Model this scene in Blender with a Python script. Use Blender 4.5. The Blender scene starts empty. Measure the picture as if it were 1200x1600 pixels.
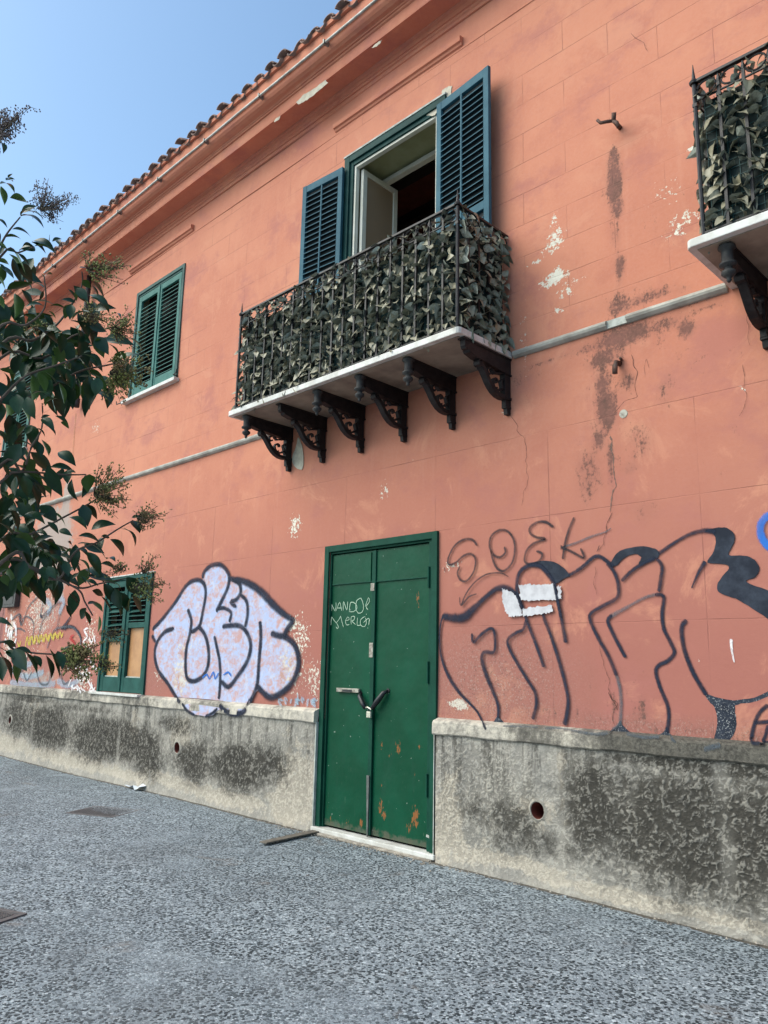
import bpy, bmesh, math, random
import numpy as np
from mathutils import Vector, Matrix
R = math.radians
sc = bpy.context.scene
col = sc.collection
rnd = random.Random(7)

# ------------------------------------------------------------------ camera
CAM = Vector((0.0, -5.0, 1.465))
YAW, PITCH, ROLL, FPX = 0.7832678, 0.1994895, 0.0214033, 1217.68
fw = Vector((-math.sin(YAW) * math.cos(PITCH), math.cos(YAW) * math.cos(PITCH), math.sin(PITCH)))
rt = Vector((math.cos(YAW), math.sin(YAW), 0)); up = rt.cross(fw)
rt2 = math.cos(ROLL) * rt + math.sin(ROLL) * up
up2 = -math.sin(ROLL) * rt + math.cos(ROLL) * up
cam = bpy.data.cameras.new('camera'); camo = bpy.data.objects.new('camera', cam); col.objects.link(camo)
camo.matrix_world = Matrix(((rt2.x, up2.x, -fw.x, CAM.x), (rt2.y, up2.y, -fw.y, CAM.y), (rt2.z, up2.z, -fw.z, CAM.z), (0, 0, 0, 1)))
cam.sensor_fit = 'VERTICAL'; cam.sensor_height = 24.0; cam.lens = FPX / 1600 * 24.0
cam.clip_start = 0.05; cam.clip_end = 2000
sc.camera = camo

# ------------------------------------------------------------------ sky, sun, exposure
SUN_DIR = Vector((-0.60, -0.78, 0.98)).normalized()        # towards the sun
SUN_EL = math.asin(SUN_DIR.z); SUN_AZ = math.atan2(SUN_DIR.x, SUN_DIR.y)
world = bpy.data.worlds.new('World'); sc.world = world; world.use_nodes = True
wn = world.node_tree.nodes; wl = world.node_tree.links
sky = wn.new('ShaderNodeTexSky'); sky.sky_type = 'NISHITA'; sky.sun_disc = False
sky.sun_elevation = SUN_EL; sky.sun_rotation = SUN_AZ
sky.air_density = 1.0; sky.dust_density = 2.4; sky.ozone_density = 1.0; sky.altitude = 50
wn['Background'].inputs['Strength'].default_value = 0.15
tint = wn.new('ShaderNodeMix'); tint.data_type = 'RGBA'; tint.blend_type = 'MULTIPLY'; tint.inputs[0].default_value = 1.0; tint.inputs[7].default_value = (0.90, 1.07, 1.08, 1)   # the camera's white balance
wl.new(sky.outputs[0], tint.inputs[6]); wl.new(tint.outputs[2], wn['Background'].inputs['Color'])
sl = bpy.data.lights.new('sun', 'SUN'); sl.energy = 1.6; sl.angle = R(62); sl.color = (1.0, 0.885, 0.72)
so = bpy.data.objects.new('sun', sl); col.objects.link(so); so.location = (-6, -12, 14)
so.rotation_euler = (-SUN_DIR).to_track_quat('-Z', 'Y').to_euler()
sc.view_settings.view_transform = 'Standard'; sc.view_settings.look = 'None'
sc.view_settings.exposure = 0.74; sc.view_settings.gamma = 1.0
sc.view_settings.use_curve_mapping = False
sc.cycles.max_bounces = 8; sc.cycles.transparent_max_bounces = 24

# ------------------------------------------------------------------ measuring: pixel of the 1200x1600 photo -> point of the place
def ray(x, y): return rt2 * ((x - 600) / FPX) - up2 * ((y - 800) / FPX) + fw
def W(x, y, Y=0.0):                      # on the plane Y = const
    d = ray(x, y); t = (Y - CAM.y) / d.y; p = CAM + d * t; return (p.x, p.z)
def G(x, y, Z=0.0):
    d = ray(x, y); t = (Z - CAM.z) / d.z; p = CAM + d * t; return Vector((p.x, p.y, p.z))
def T3(x, y, dist): return CAM + ray(x, y).normalized() * dist

# ------------------------------------------------------------------ node helper
class NT:
    def __init__(s, name):
        s.m = bpy.data.materials.new(name); s.m.use_nodes = True
        s.t = s.m.node_tree; s.n = s.t.nodes; s.l = s.t.links
        s.b = s.n['Principled BSDF']; s.out = s.n['Material Output']
        s._c = None
    def new(s, ty, **k):
        n = s.n.new(ty)
        for a, v in k.items(): setattr(n, a, v)
        return n
    def put(s, sock, v):
        if isinstance(v, bpy.types.NodeSocket): s.l.new(v, sock)
        elif isinstance(v, (tuple, list)) and sock.type == 'RGBA' and len(v) == 3: sock.default_value = (*v, 1)
        else: sock.default_value = v
    def coord(s, kind='Object'):
        if s._c is None: s._c = s.new('ShaderNodeTexCoord')
        return s._c.outputs[kind]
    def geo(s): return s.new('ShaderNodeNewGeometry').outputs['Position']
    def mapping(s, v, scale=(1, 1, 1), loc=(0, 0, 0), rot=(0, 0, 0)):
        n = s.new('ShaderNodeMapping'); s.l.new(v, n.inputs[0])
        n.inputs['Scale'].default_value = scale; n.inputs['Location'].default_value = loc; n.inputs['Rotation'].default_value = rot
        return n.outputs[0]
    def noise(s, v, scale, detail=4, rough=.55, dist=0.0, out='Fac'):
        n = s.new('ShaderNodeTexNoise'); s.l.new(v, n.inputs['Vector'])
        n.inputs['Scale'].default_value = scale; n.inputs['Detail'].default_value = detail
        n.inputs['Roughness'].default_value = rough; n.inputs['Distortion'].default_value = dist
        return n.outputs[out]
    def voro(s, v, scale, feature='F1', out='Distance', rand=1.0):
        n = s.new('ShaderNodeTexVoronoi', feature=feature); s.l.new(v, n.inputs['Vector'])
        n.inputs['Scale'].default_value = scale; n.inputs['Randomness'].default_value = rand
        return n.outputs[out]
    def math(s, op, a, b=0.0, c=None, clamp=False):
        n = s.new('ShaderNodeMath', operation=op, use_clamp=clamp)
        s.put(n.inputs[0], a); s.put(n.inputs[1], b)
        if c is not None: s.put(n.inputs[2], c)
        return n.outputs[0]
    def ramp(s, f, a, b, lo=0.0, hi=1.0, smooth=True):
        n = s.new('ShaderNodeMapRange', interpolation_type='SMOOTHSTEP' if smooth else 'LINEAR')
        s.put(n.inputs[0], f); s.put(n.inputs[1], a); s.put(n.inputs[2], b); s.put(n.inputs[3], lo); s.put(n.inputs[4], hi)
        return n.outputs[0]
    def mix(s, f, a, b, kind='MIX'):
        n = s.new('ShaderNodeMix', data_type='RGBA', blend_type=kind); n.clamp_factor = True
        s.put(n.inputs[0], f); s.put(n.inputs[6], a); s.put(n.inputs[7], b); return n.outputs[2]
    def attr(s, name, out='Fac'):
        n = s.new('ShaderNodeAttribute'); n.attribute_name = name; return n.outputs[out]
    def sep(s, v):
        n = s.new('ShaderNodeSeparateXYZ'); s.l.new(v, n.inputs[0]); return n.outputs
    def bump(s, h, strength=.4, dist=.01, nrm=None):
        n = s.new('ShaderNodeBump'); n.inputs['Strength'].default_value = strength; n.inputs['Distance'].default_value = dist
        s.put(n.inputs['Height'], h)
        if nrm is not None: s.l.new(nrm, n.inputs['Normal'])
        return n.outputs[0]
    def fin(s, color=None, rough=None, normal=None, metal=None, alpha=None, spec=None):
        for k, v in (('Base Color', color), ('Roughness', rough), ('Normal', normal), ('Metallic', metal), ('Alpha', alpha), ('Specular IOR Level', spec)):
            if v is not None: s.put(s.b.inputs[k], v)
        return s.m

def simple(name, c, rough=.6, var=.25, nscale=20, c2=None, bump=.0, metal=0.0, spec=None, amt=.5):
    t = NT(name); p = t.geo(); f = t.noise(p, nscale, 6, .6)
    c2 = c2 or tuple(x * (1 - var) for x in c)
    colr = t.mix(t.ramp(f, .5 - amt * .3, .5 + amt * .3), c, c2)
    nm = t.bump(t.noise(p, nscale * 4, 5, .6), bump, .004) if bump else None
    return t.fin(colr, rough, nm, metal, spec=spec)

# ------------------------------------------------------------------ facade plaster
PINK = (0.540, 0.200, 0.126)
def plaster(name, use_attr=True, joints=True, tint=(1, 1, 1)):
    t = NT(name); p = t.geo(); X, Y, Z = t.sep(p)
    base = tuple(a * b for a, b in zip(PINK, tint))
    big = t.noise(p, .55, 5, .6); mid = t.noise(p, 3.2, 6, .65); fine = t.noise(p, 38, 5, .7)
    c = t.mix(t.ramp(big, .32, .70), base, tuple(a * b for a, b in zip(base, (1.13, 1.24, 1.22))))
    c = t.mix(t.ramp(mid, .45, .75, 0, .55), c, tuple(a * b for a, b in zip(base, (.86, .80, .84))))
    vs = t.noise(t.mapping(p, (6, 6, .5)), 1.4, 6, .65)                     # faint rain runs
    c = t.mix(t.ramp(vs, .52, .78, 0, .40), c, tuple(a * b for a, b in zip(base, (1.16, 1.42, 1.5))))
    c = t.mix(t.ramp(fine, .35, .75, 0, .16), c, (.62, .33, .26))
    lowz = t.ramp(Z, 4.3, 1.3)                                              # light falling off towards the ground, painted in as a duller, pinker tone
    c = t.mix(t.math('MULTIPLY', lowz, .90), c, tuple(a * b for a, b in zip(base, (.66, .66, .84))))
    c = t.mix(t.ramp(t.noise(t.mapping(p, (1, 1, 1.3), (3, 0, 5)), 1.3, 6, .68), .50, .68, 0, .60), c, tuple(a * b for a, b in zip(base, (.76, .76, 1.02))))
    c = t.mix(t.ramp(t.noise(t.mapping(p, (1, 1, 1), (13, 0, 9)), 2.1, 7, .7, .6), .53, .66, 0, .50), c, tuple(a * b for a, b in zip(base, (1.16, 1.40, 1.42))))
    sp = t.noise(p, 95, 3, .6)
    c = t.mix(t.ramp(sp, .69, .75, 0, .45), c, (.25, .09, .06))
    h = t.math('ADD', t.math('MULTIPLY', fine, .35), t.math('MULTIPLY', mid, 1.3))
    if joints:
        wob = t.math('MULTIPLY', t.math('SUBTRACT', t.noise(p, 2.4, 3), .5), .012)
        zz = t.math('ADD', Z, wob)
        def row_line(z, w=.0042):
            return t.ramp(t.math('ABSOLUTE', t.math('SUBTRACT', zz, z)), w, w * .35)
        # upper storey: running courses
        k = t.math('DIVIDE', t.math('SUBTRACT', zz, 4.28), .29)
        fr = t.math('ABSOLUTE', t.math('SUBTRACT', t.math('FRACT', t.math('ADD', k, .5)), .5))
        rows = t.ramp(fr, .017, .006)
        odd = t.math('MULTIPLY', t.math('FLOORED_MODULO', t.math('FLOOR', k), 2.0), .5)
        u = t.math('ADD', t.math('DIVIDE', t.math('ADD', X, 2.165 + 81.5), .815), odd)
        fu = t.math('ABSOLUTE', t.math('SUBTRACT', t.math('FRACT', t.math('ADD', u, .5)), .5))
        cols = t.ramp(fu, .0058, .002)
        upper = t.math('MULTIPLY', t.math('MAXIMUM', rows, cols), t.math('MULTIPLY', t.math('GREATER_THAN', Z, 4.1), t.math('LESS_THAN', Z, 7.29)))
        # lower storey: big blocks
        rl = row_line(3.31)
        for zl in (2.64, 1.82): rl = t.math('MAXIMUM', rl, row_line(zl))
        u2 = t.math('DIVIDE', t.math('ADD', X, 2.05 + 115), 1.15)
        fu2 = t.math('ABSOLUTE', t.math('SUBTRACT', t.math('FRACT', t.math('ADD', u2, .5)), .5))
        cl = t.math('MULTIPLY', t.ramp(fu2, .0045, .0014), t.math('LESS_THAN', Z, 3.31))
        lower = t.math('MULTIPLY', t.math('MAXIMUM', rl, cl), t.math('LESS_THAN', Z, 3.9))
        j = t.math('MULTIPLY', t.math('ADD', upper, lower, clamp=True), t.ramp(t.noise(p, 1.1, 4, .65), .38, .66, .06, .85))
        c = t.mix(t.math('MULTIPLY', j, .5), c, (.20, .075, .06))
        h = t.math('SUBTRACT', h, t.math('MULTIPLY', j, 2.2))
    rough = .86
    if use_attr:
        st = t.attr('stain'); n1 = t.noise(t.mapping(p, (1, 1, .40)), 17, 7, .78); n2 = t.noise(p, 46, 5, .7)
        nn = t.math('ADD', t.math('MULTIPLY', n1, .62), t.math('MULTIPLY', n2, .38))
        nn = t.math('ADD', t.math('MULTIPLY', t.math('SUBTRACT', nn, .5), 2.6), .5)
        s1 = t.math('SUBTRACT', t.math('ADD', t.math('MULTIPLY', st, 1.04), nn), 1.0)
        s1 = t.math('MULTIPLY', t.ramp(s1, -.06, .28), t.ramp(st, .02, .25))
        sc_ = t.mix(t.ramp(n2, .35, .6), (.185, .090, .070), (.075, .050, .042))
        c = t.mix(t.math('MULTIPLY', s1, .88), c, sc_)
        halo = t.math('MULTIPLY', t.ramp(st, .1, .9), t.math('MULTIPLY', t.ramp(t.noise(p, 6, 5, .7), .3, .6), .62))
        c = t.mix(halo, c, (.27, .115, .090))
        gy = t.attr('grey')
        g1 = t.math('SUBTRACT', t.math('ADD', gy, t.noise(p, 9, 7, .7)), 1.0)
        gf = t.ramp(g1, -.08, .12)
        c = t.mix(t.math('MULTIPLY', gf, .85), c, t.mix(n1, (.30, .24, .21), (.47, .42, .38)))
        ch = t.attr('chip'); m1 = t.noise(p, 26, 7, .72, .3)
        f = t.math('SUBTRACT', t.math('ADD', t.math('MULTIPLY', ch, .9), t.math('ADD', t.math('MULTIPLY', t.math('SUBTRACT', m1, .5), 2.4), .5)), 1.06)
        f = t.math('MULTIPLY', t.ramp(f, .0, .02), t.ramp(ch, .02, .15))
        c = t.mix(f, c, t.mix(n2, (.85, .80, .68), (.62, .57, .48)))
        h = t.math('SUBTRACT', h, t.math('MULTIPLY', f, 1.2))
        gr = t.attr('grit'); gsp = t.noise(p, 120, 3, .55)
        f2 = t.math('MULTIPLY', t.ramp(gsp, .5, .62), t.math('MULTIPLY', gr, t.ramp(m1, .3, .6)))
        c = t.mix(t.math('MULTIPLY', gr, .28), c, (.24, .13, .11)); c = t.mix(t.math('MULTIPLY', f2, .85), c, t.mix(t.ramp(t.noise(p, 60, 2), .50, .58), (.085, .06, .055), (.42, .31, .26)))
    return t.fin(c, rough, t.bump(h, .5, .006), spec=.25)
M = {}
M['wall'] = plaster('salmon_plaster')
M['cornice'] = plaster('cornice_plaster', False, False, (1.02, 1.0, .98))
M['pinkdoor'] = simple('dull_red_paint', (.30, .10, .085), .6, .3, 9)

# ------------------------------------------------------------------ plinth stucco
def plinth_mat():
    t = NT('rough_cast_plinth'); p = t.geo()
    dark = t.attr('dark'); warm = t.attr('warm'); rz = t.attr('rough'); seam = t.attr('seam'); hh = t.attr('relief')     # relief: 0 hollow .. 1 crest of the thrown mortar
    n1 = t.noise(p, 2.6, 8, .70, .25); n2 = t.noise(p, 14, 8, .76); n3 = t.noise(p, 80, 4, .65)
    def st_(n, k): return t.math('ADD', t.math('MULTIPLY', t.math('SUBTRACT', n, .5), k), .5)
    c = t.mix(t.ramp(n1, .35, .65), (.43, .395, .345), (.32, .30, .27))
    c = t.mix(t.ramp(t.noise(t.mapping(p, (1.5, 1, .3)), 4, 6, .7), .5, .66, 0, .7), c, (.48, .44, .38))
    wf = t.math('SUBTRACT', t.math('ADD', warm, st_(t.noise(p, 7, 8, .75), 2.4)), 1.0)
    c = t.mix(t.ramp(wf, -.08, .10), c, t.mix(n2, (.56, .49, .40), (.46, .41, .345)))
    df = t.math('SUBTRACT', t.math('ADD', dark, t.math('ADD', t.math('MULTIPLY', st_(n1, 1.8), .50), t.math('MULTIPLY', st_(n2, 2.4), .50))), 1.0)
    df = t.ramp(df, -.24, .30)
    drip = t.math('MULTIPLY', t.ramp(t.noise(t.mapping(p, (5, 5, .6)), 2.2, 7, .75), .46, .60), t.ramp(t.sep(p)[2], .20, .85)); df = t.math('MAXIMUM', df, t.math('MULTIPLY', drip, .70))
    df = t.math('MULTIPLY', df, t.math('SUBTRACT', 1.0, t.math('MULTIPLY', seam, .6)))
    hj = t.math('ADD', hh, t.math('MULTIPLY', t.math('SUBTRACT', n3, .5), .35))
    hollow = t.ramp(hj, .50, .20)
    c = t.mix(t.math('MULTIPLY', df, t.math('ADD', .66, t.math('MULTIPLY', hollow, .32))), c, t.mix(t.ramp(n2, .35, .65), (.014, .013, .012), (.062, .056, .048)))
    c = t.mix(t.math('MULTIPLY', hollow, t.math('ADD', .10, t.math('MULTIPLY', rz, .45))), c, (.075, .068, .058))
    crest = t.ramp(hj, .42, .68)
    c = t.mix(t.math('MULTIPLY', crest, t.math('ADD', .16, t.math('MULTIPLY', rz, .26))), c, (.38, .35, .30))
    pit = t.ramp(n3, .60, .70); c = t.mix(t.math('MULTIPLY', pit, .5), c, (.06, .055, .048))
    h = t.math('ADD', t.math('MULTIPLY', n2, 1.1), t.math('MULTIPLY', n3, .7))
    return t.fin(c, .95, t.bump(h, .8, .008), spec=.10)
M['plinth'] = plinth_mat()

# ------------------------------------------------------------------ pavement: exposed aggregate
def pave_mat():
    t = NT('exposed_aggregate_paving'); p = t.geo()
    dd = t.noise(p, 45, 2, .5, 0, 'Color')
    vm = t.new('ShaderNodeVectorMath', operation='MULTIPLY_ADD'); t.l.new(dd, vm.inputs[0]); vm.inputs[1].default_value = (.016, .016, 0); t.l.new(p, vm.inputs[2])
    q = vm.outputs[0]
    vd = t.voro(q, 50, 'F1', 'Distance'); vc = t.voro(q, 50, 'F1', 'Color')
    R_, G_, B_ = t.sep(vc)
    stone = t.ramp(t.math('SUBTRACT', vd, t.math('MULTIPLY', R_, .14)), .50, .36)
    v2 = t.voro(q, 170, 'F1', 'Color'); r2 = t.sep(v2)
    dark = t.mix(R_, (.014, .019, .023), (.072, .088, .098))
    lt = t.mix(G_, (.28, .33, .36), (.48, .54, .58))
    sc_ = t.mix(t.math('GREATER_THAN', B_, .86), dark, lt)
    big = t.noise(p, .8, 6, .62); mid = t.noise(p, 4.5, 6, .65)
    mort = t.mix(t.ramp(mid, .35, .7), (.205, .240, .268), (.30, .345, .375))
    mort = t.mix(t.math('MULTIPLY', t.ramp(r2[0], .66, .9), .75), mort, (.065, .082, .095))
    mort = t.mix(t.math('MULTIPLY', t.ramp(r2[1], .76, .97), .5), mort, (.44, .49, .53))
    cover = t.math('SUBTRACT', 1.0, t.math('MULTIPLY', t.ramp(t.noise(p, .9, 8, .76, .6), .50, .70), .80))   # slurry smeared over the stones
    cover = t.math('MULTIPLY', cover, t.ramp(G_, .15, .22))
    c = t.mix(t.math('MULTIPLY', stone, cover), mort, sc_)
    spk = t.math('GREATER_THAN', t.sep(t.voro(p, 120, 'F1', 'Color'))[1], .975)
    c = t.mix(t.math('MULTIPLY', spk, .6), c, (.66, .72, .77))
    c = t.mix(t.ramp(big, .48, .72, 0, .35), c, (.10, .105, .11))
    br = t.noise(p, 2.1, 6, .7, .5)
    c = t.mix(t.ramp(br, .60, .74, 0, .42), c, (.17, .12, .085))
    Y = t.sep(p)[1]
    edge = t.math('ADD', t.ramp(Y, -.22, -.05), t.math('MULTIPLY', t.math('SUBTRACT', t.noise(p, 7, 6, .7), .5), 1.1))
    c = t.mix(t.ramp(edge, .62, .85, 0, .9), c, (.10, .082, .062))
    h = t.math('ADD', t.math('MULTIPLY', stone, t.math('ADD', cover, .3)), t.math('MULTIPLY', mid, .8))
    return t.fin(c, .8, t.bump(h, .8, .005), spec=.2)
M['pave'] = pave_mat()

# ------------------------------------------------------------------ paints, metals, timber ...
def paint(name, c, fade, chip=(.45, .42, .36), rough=.45, chipamt=.73):
    t = NT(name); p = t.geo()
    n = t.noise(p, 5, 6, .6); n2 = t.noise(t.mapping(p, (1, 1, .35)), 42, 6, .7)
    cc = t.mix(t.ramp(n, .35, .7), c, fade)
    cc = t.mix(t.ramp(n2, chipamt, chipamt + .04), cc, chip)
    return t.fin(cc, max(rough, .62), t.bump(n2, .12, .003), spec=.16)
M['blue_green'] = paint('blue_green_shutter_paint', (.026, .092, .130), (.042, .128, .172), rough=.55)
M['frame_green'] = paint('dark_green_frame_paint', (.006, .040, .038), (.012, .060, .055), rough=.55)
M['teal'] = paint('faded_teal_shutter_paint', (.048, .150, .130), (.075, .195, .168), rough=.6)
M['teal_dark'] = paint('dull_teal_frame_paint', (.035, .085, .075), (.06, .12, .11), chipamt=.68, rough=.6)
M['low_green'] = paint('worn_green_window_paint', (.010, .060, .050), (.022, .095, .080), chipamt=.72, rough=.6)
M['cream'] = paint('cream_window_paint', (.62, .60, .50), (.70, .68, .60), rough=.4, chipamt=.8)
M['olive'] = paint('olive_reveal_paint', (.30, .31, .17), (.36, .37, .22), chipamt=.8)
def green_door():
    t = NT('green_door_enamel'); p = t.geo(); X, Y, Z = t.sep(p)
    n = t.noise(p, 2.4, 6, .6); n2 = t.noise(p, 30, 6, .7)
    c = t.mix(t.ramp(n, .35, .7), (.001, .052, .024), (.002, .068, .034))
    # rubbed, rusting foot of the sheets
    foot = t.math('ADD', t.ramp(Z, .24, .06), t.math('MULTIPLY', t.math('SUBTRACT', t.noise(p, 8, 6, .7), .5), 1.4))
    c = t.mix(t.ramp(foot, .72, .98, 0, .75), c, t.mix(t.noise(p, 14, 4), (.045, .095, .075), (.15, .10, .065)))
    ru = t.attr('rust'); f = t.math('SUBTRACT', t.math('ADD', t.math('MULTIPLY', ru, .8), t.math('ADD', t.math('MULTIPLY', t.math('SUBTRACT', t.noise(t.mapping(p, (1.6, 1, .6), rot=(0, R(25), 0)), 34, 6, .72), .5), 2.2), .5)), 1.0)
    f = t.math('MULTIPLY', t.ramp(f, .0, .05), t.ramp(ru, .05, .2))
    c = t.mix(f, c, t.mix(n2, (.33, .12, .03), (.17, .075, .035)))
    gr = t.ramp(t.noise(t.mapping(p, (1, 1, .12)), 22, 6, .7), .50, .74, 0, .35); c = t.mix(gr, c, (.012, .055, .036))
    sc2 = t.ramp(t.noise(t.mapping(p, (2.2, 1, .25), rot=(0, R(12), 0)), 40, 4, .6), .66, .70, 0, .5); c = t.mix(t.math('MULTIPLY', sc2, t.ramp(Z, 1.0, .3)), c, (.10, .17, .12))
    fl = t.ramp(t.noise(p, 33, 2, .5), .745, .765); c = t.mix(t.math('MULTIPLY', fl, .6), c, (.35, .42, .36))
    return t.fin(c, t.ramp(n2, .3, .7, .38, .55), t.bump(t.noise(p, 3, 3), .35, .03), spec=.16)
M['door'] = green_door()
M['door_frame'] = paint('green_door_frame_paint', (.003, .046, .028), (.006, .064, .040), chipamt=.77, rough=.6)
M['iron'] = simple('black_wrought_iron', (.013, .013, .016), .5, .4, 30, (.028, .024, .024), .3, .3)
M['castiron'] = simple('dark_cast_iron_brackets', (.012, .009, .010), .6, .3, 18, (.024, .018, .018), .3, spec=.25)
M['castgrey'] = simple('grey_painted_iron', (.026, .026, .028), .65, .3, 22, (.045, .044, .043), .3, spec=.25)
M['marble'] = simple('white_marble_slab', (.66, .65, .62), .5, .2, 8, (.50, .48, .44), .15)
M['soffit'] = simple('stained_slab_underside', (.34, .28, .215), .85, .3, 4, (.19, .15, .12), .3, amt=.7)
M['pipe'] = simple('grey_metal_pipe', (.44, .44, .42), .5, .3, 11, (.27, .27, .25), .1, .3)
M['band'] = simple('off_white_string_course', (.46, .44, .39), .75, .3, 6, (.24, .22, .19), .3, amt=.9)
M['tile'] = simple('weathered_clay_tile', (.30, .18, .145), .9, .4, 7, (.15, .105, .09), .5, amt=.8)
M['zinc'] = simple('bare_metal_strip', (.13, .14, .135), .45, .3, 12, (.22, .22, .21), .1, .5)
M['darkbox'] = simple('dark_meter_box', (.05, .045, .045), .6, .3, 18)
M['wood_in'] = simple('warm_wood_panel', (.50, .255, .11), .45, .2, 6, (.40, .19, .08), .1)
M['ceil'] = simple('dark_red_boards', (.15, .040, .032), .6, .3, 8)
M['beam'] = simple('black_beam', (.015, .013, .018), .6, .3, 8)
M['room'] = simple('room_wall', (.55, .38, .25), .9, .15, 3)
M['plank'] = simple('weathered_grey_plank', (.17, .145, .115), .85, .3, 16, (.10, .085, .07), .5)
M['cover'] = simple('cast_iron_cover', (.085, .080, .082), .6, .3, 25, (.12, .11, .11), .5)
M['paper'] = simple('crumpled_white_litter', (.62, .66, .70), .7, .2, 12)
M['crumb'] = simple('mortar_crumbs', (.42, .37, .31), .95, .3, 9, (.20, .17, .14), .5)
M['zincl'] = simple('scuffed_bare_metal', (.42, .40, .34), .6, .4, 30, (.20, .17, .14), .4, .2, amt=.5)
M['black'] = simple('black_rubber', (.012, .012, .016), .45, .3, 20)
M['brass'] = simple('padlock_metal', (.62, .60, .50), .35, .2, 20, metal=.5)
M['netting'] = simple('dark_green_netting', (.008, .022, .020), .8, .3, 30)
M['wire'] = simple('green_plastic_wire', (.02, .085, .085), .6, .3, 30)
M['bark'] = simple('privet_bark', (.075, .050, .036), .85, .4, 20, (.13, .10, .08), .5)
M['twig'] = simple('green_brown_twig', (.075, .060, .035), .7, .3, 25)
M['berry'] = simple('unripe_privet_berries', (.26, .29, .075), .6, .4, 14, (.22, .14, .06), amt=.5)
M['berrydark'] = simple('dry_privet_panicle', (.15, .12, .12), .75, .4, 14, (.08, .062, .068), amt=.5)
M['hole'] = simple('terracotta_pipe_end', (.16, .035, .022), .7, .3, 20)
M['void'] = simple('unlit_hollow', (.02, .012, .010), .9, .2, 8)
M['limew'] = simple('lime_whitewash_edge', (.50, .51, .47), .85, .2, 14, (.34, .35, .31), .4)
def glass():
    t = NT('window_glass'); t.b.inputs['Base Color'].default_value = (.50, .36, .24, 1); t.b.inputs['Roughness'].default_value = .04  # tan base colour paints in the reflection of the room
    t.b.inputs['Transmission Weight'].default_value = .45; t.b.inputs['IOR'].default_value = 1.45
    return t.m
M['glass'] = glass()
def leaf_mat(name, a, b, back, rough=.35, spec=.5, trans=0.0):
    t = NT(name); p = t.geo()
    oi = t.new('ShaderNodeObjectInfo').outputs['Random']; isl = t.new('ShaderNodeNewGeometry')
    r = t.math('FRACT', t.math('ADD', t.math('MULTIPLY', oi, 7.3), isl.outputs['Random Per Island']))
    c = t.mix(r, a, b); c = t.mix(t.ramp(t.noise(p, 60, 3), .4, .7, 0, .5), c, tuple(x * .7 for x in a))
    c = t.mix(isl.outputs['Backfacing'], c, back)
    if trans:
        t.b.inputs['Subsurface Weight'].default_value = 0
    return t.fin(c, rough, spec=spec)
M['ivy'] = leaf_mat('faded_plastic_ivy', (.15, .16, .115), (.40, .42, .36), (.24, .22, .15), .42, .5)
M['privet'] = leaf_mat('glossy_privet_leaf', (.009, .034, .014), (.020, .060, .020), (.060, .120, .025), .33, .34)

def spray(name, c, hard=.30, opac=.95, gritty=.0, c2=None):
    """spray paint on plaster: soft edged across the stroke (UV v), broken up by the grain of the plaster"""
    t = NT(name); uv = t.sep(t.coord('UV')); p = t.geo()
    d = t.math('ABSOLUTE', t.math('SUBTRACT', uv[1], .5))            # 0 centre .. .5 edge
    n = t.noise(p, 60, 5, .7)
    d = t.math('ADD', d, t.math('MULTIPLY', t.math('SUBTRACT', n, .5), .22))
    a = t.math('MULTIPLY', t.ramp(d, .49, .49 - hard), t.ramp(t.noise(p, 7, 5, .7), .30, .62, opac * .72, opac))
    if gritty: a = t.math('MULTIPLY', a, t.ramp(t.noise(p, 85, 4, .6), .60, .60 - .12, 1 - gritty, 1))
    cc = t.mix(t.noise(p, 4, 4), c, c2 or tuple(x * 1.6 + .004 for x in c))
    return t.fin(cc, .75, alpha=a, spec=.2)
M['sp_black'] = spray('blue_black_spray', (.011, .015, .030), .34, .97)
M['sp_thin'] = spray('thin_black_spray', (.022, .020, .026), .34, .86)
M['sp_grey'] = spray('faded_grey_spray', (.070, .085, .10), .34, .75, .3)
M['sp_white'] = spray('white_spray', (.70, .69, .70), .3, .8, .3)
M['sp_yellow'] = spray('yellow_spray', (.52, .44, .05), .3, .8, .3)
M['sp_red'] = spray('red_spray', (.40, .03, .03), .3, .7, .3)
M['sp_blue'] = spray('blue_spray', (.02, .12, .42), .25, .95)
M['sp_violet'] = spray('violet_marker', (.12, .03, .12), .3, .8)
M['sp_paleblue'] = spray('pale_blue_spray', (.30, .42, .52), .35, .55, .4)
M['chalk'] = spray('pale_marker_on_door', (.42, .55, .42), .25, .85)
M['crack'] = spray('hairline_crack', (.10, .045, .035), .25, .85)
M['crackgrey'] = spray('damp_crack', (.15, .10, .08), .35, .9)
def fill_lilac():
    t = NT('lilac_spray_fill'); p = t.geo()
    n = t.noise(p, 6.5, 6, .62, .6); n2 = t.noise(t.mapping(p, (1, 1, 1.5)), 10, 5, .62, 1.2)
    f = t.math('ADD', t.math('MULTIPLY', n, .45), t.math('MULTIPLY', n2, .55))
    c = t.mix(t.ramp(f, .43, .62), (.42, .48, .68), (.52, .31, .29))
    c = t.mix(t.ramp(t.noise(t.mapping(p, (1.6, 1, 1), (4, 0, 2)), 9, 6, .7, .8), .50, .66, 0, .6), c, (.58, .58, .66))
    peel = t.attr('peel'); q = t.math('SUBTRACT', t.math('ADD', peel, t.math('ADD', t.math('MULTIPLY', t.math('SUBTRACT', t.noise(p, 22, 7, .75), .5), 2.4), .5)), 1.0)
    c = t.mix(t.ramp(q, .08, .14), c, t.mix(t.ramp(n, .4, .6), (.62, .58, .52), (.46, .28, .24)))
    return t.fin(c, .8, t.bump(n2, .3, .004), spec=.2)
M['lilac'] = fill_lilac()
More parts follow.
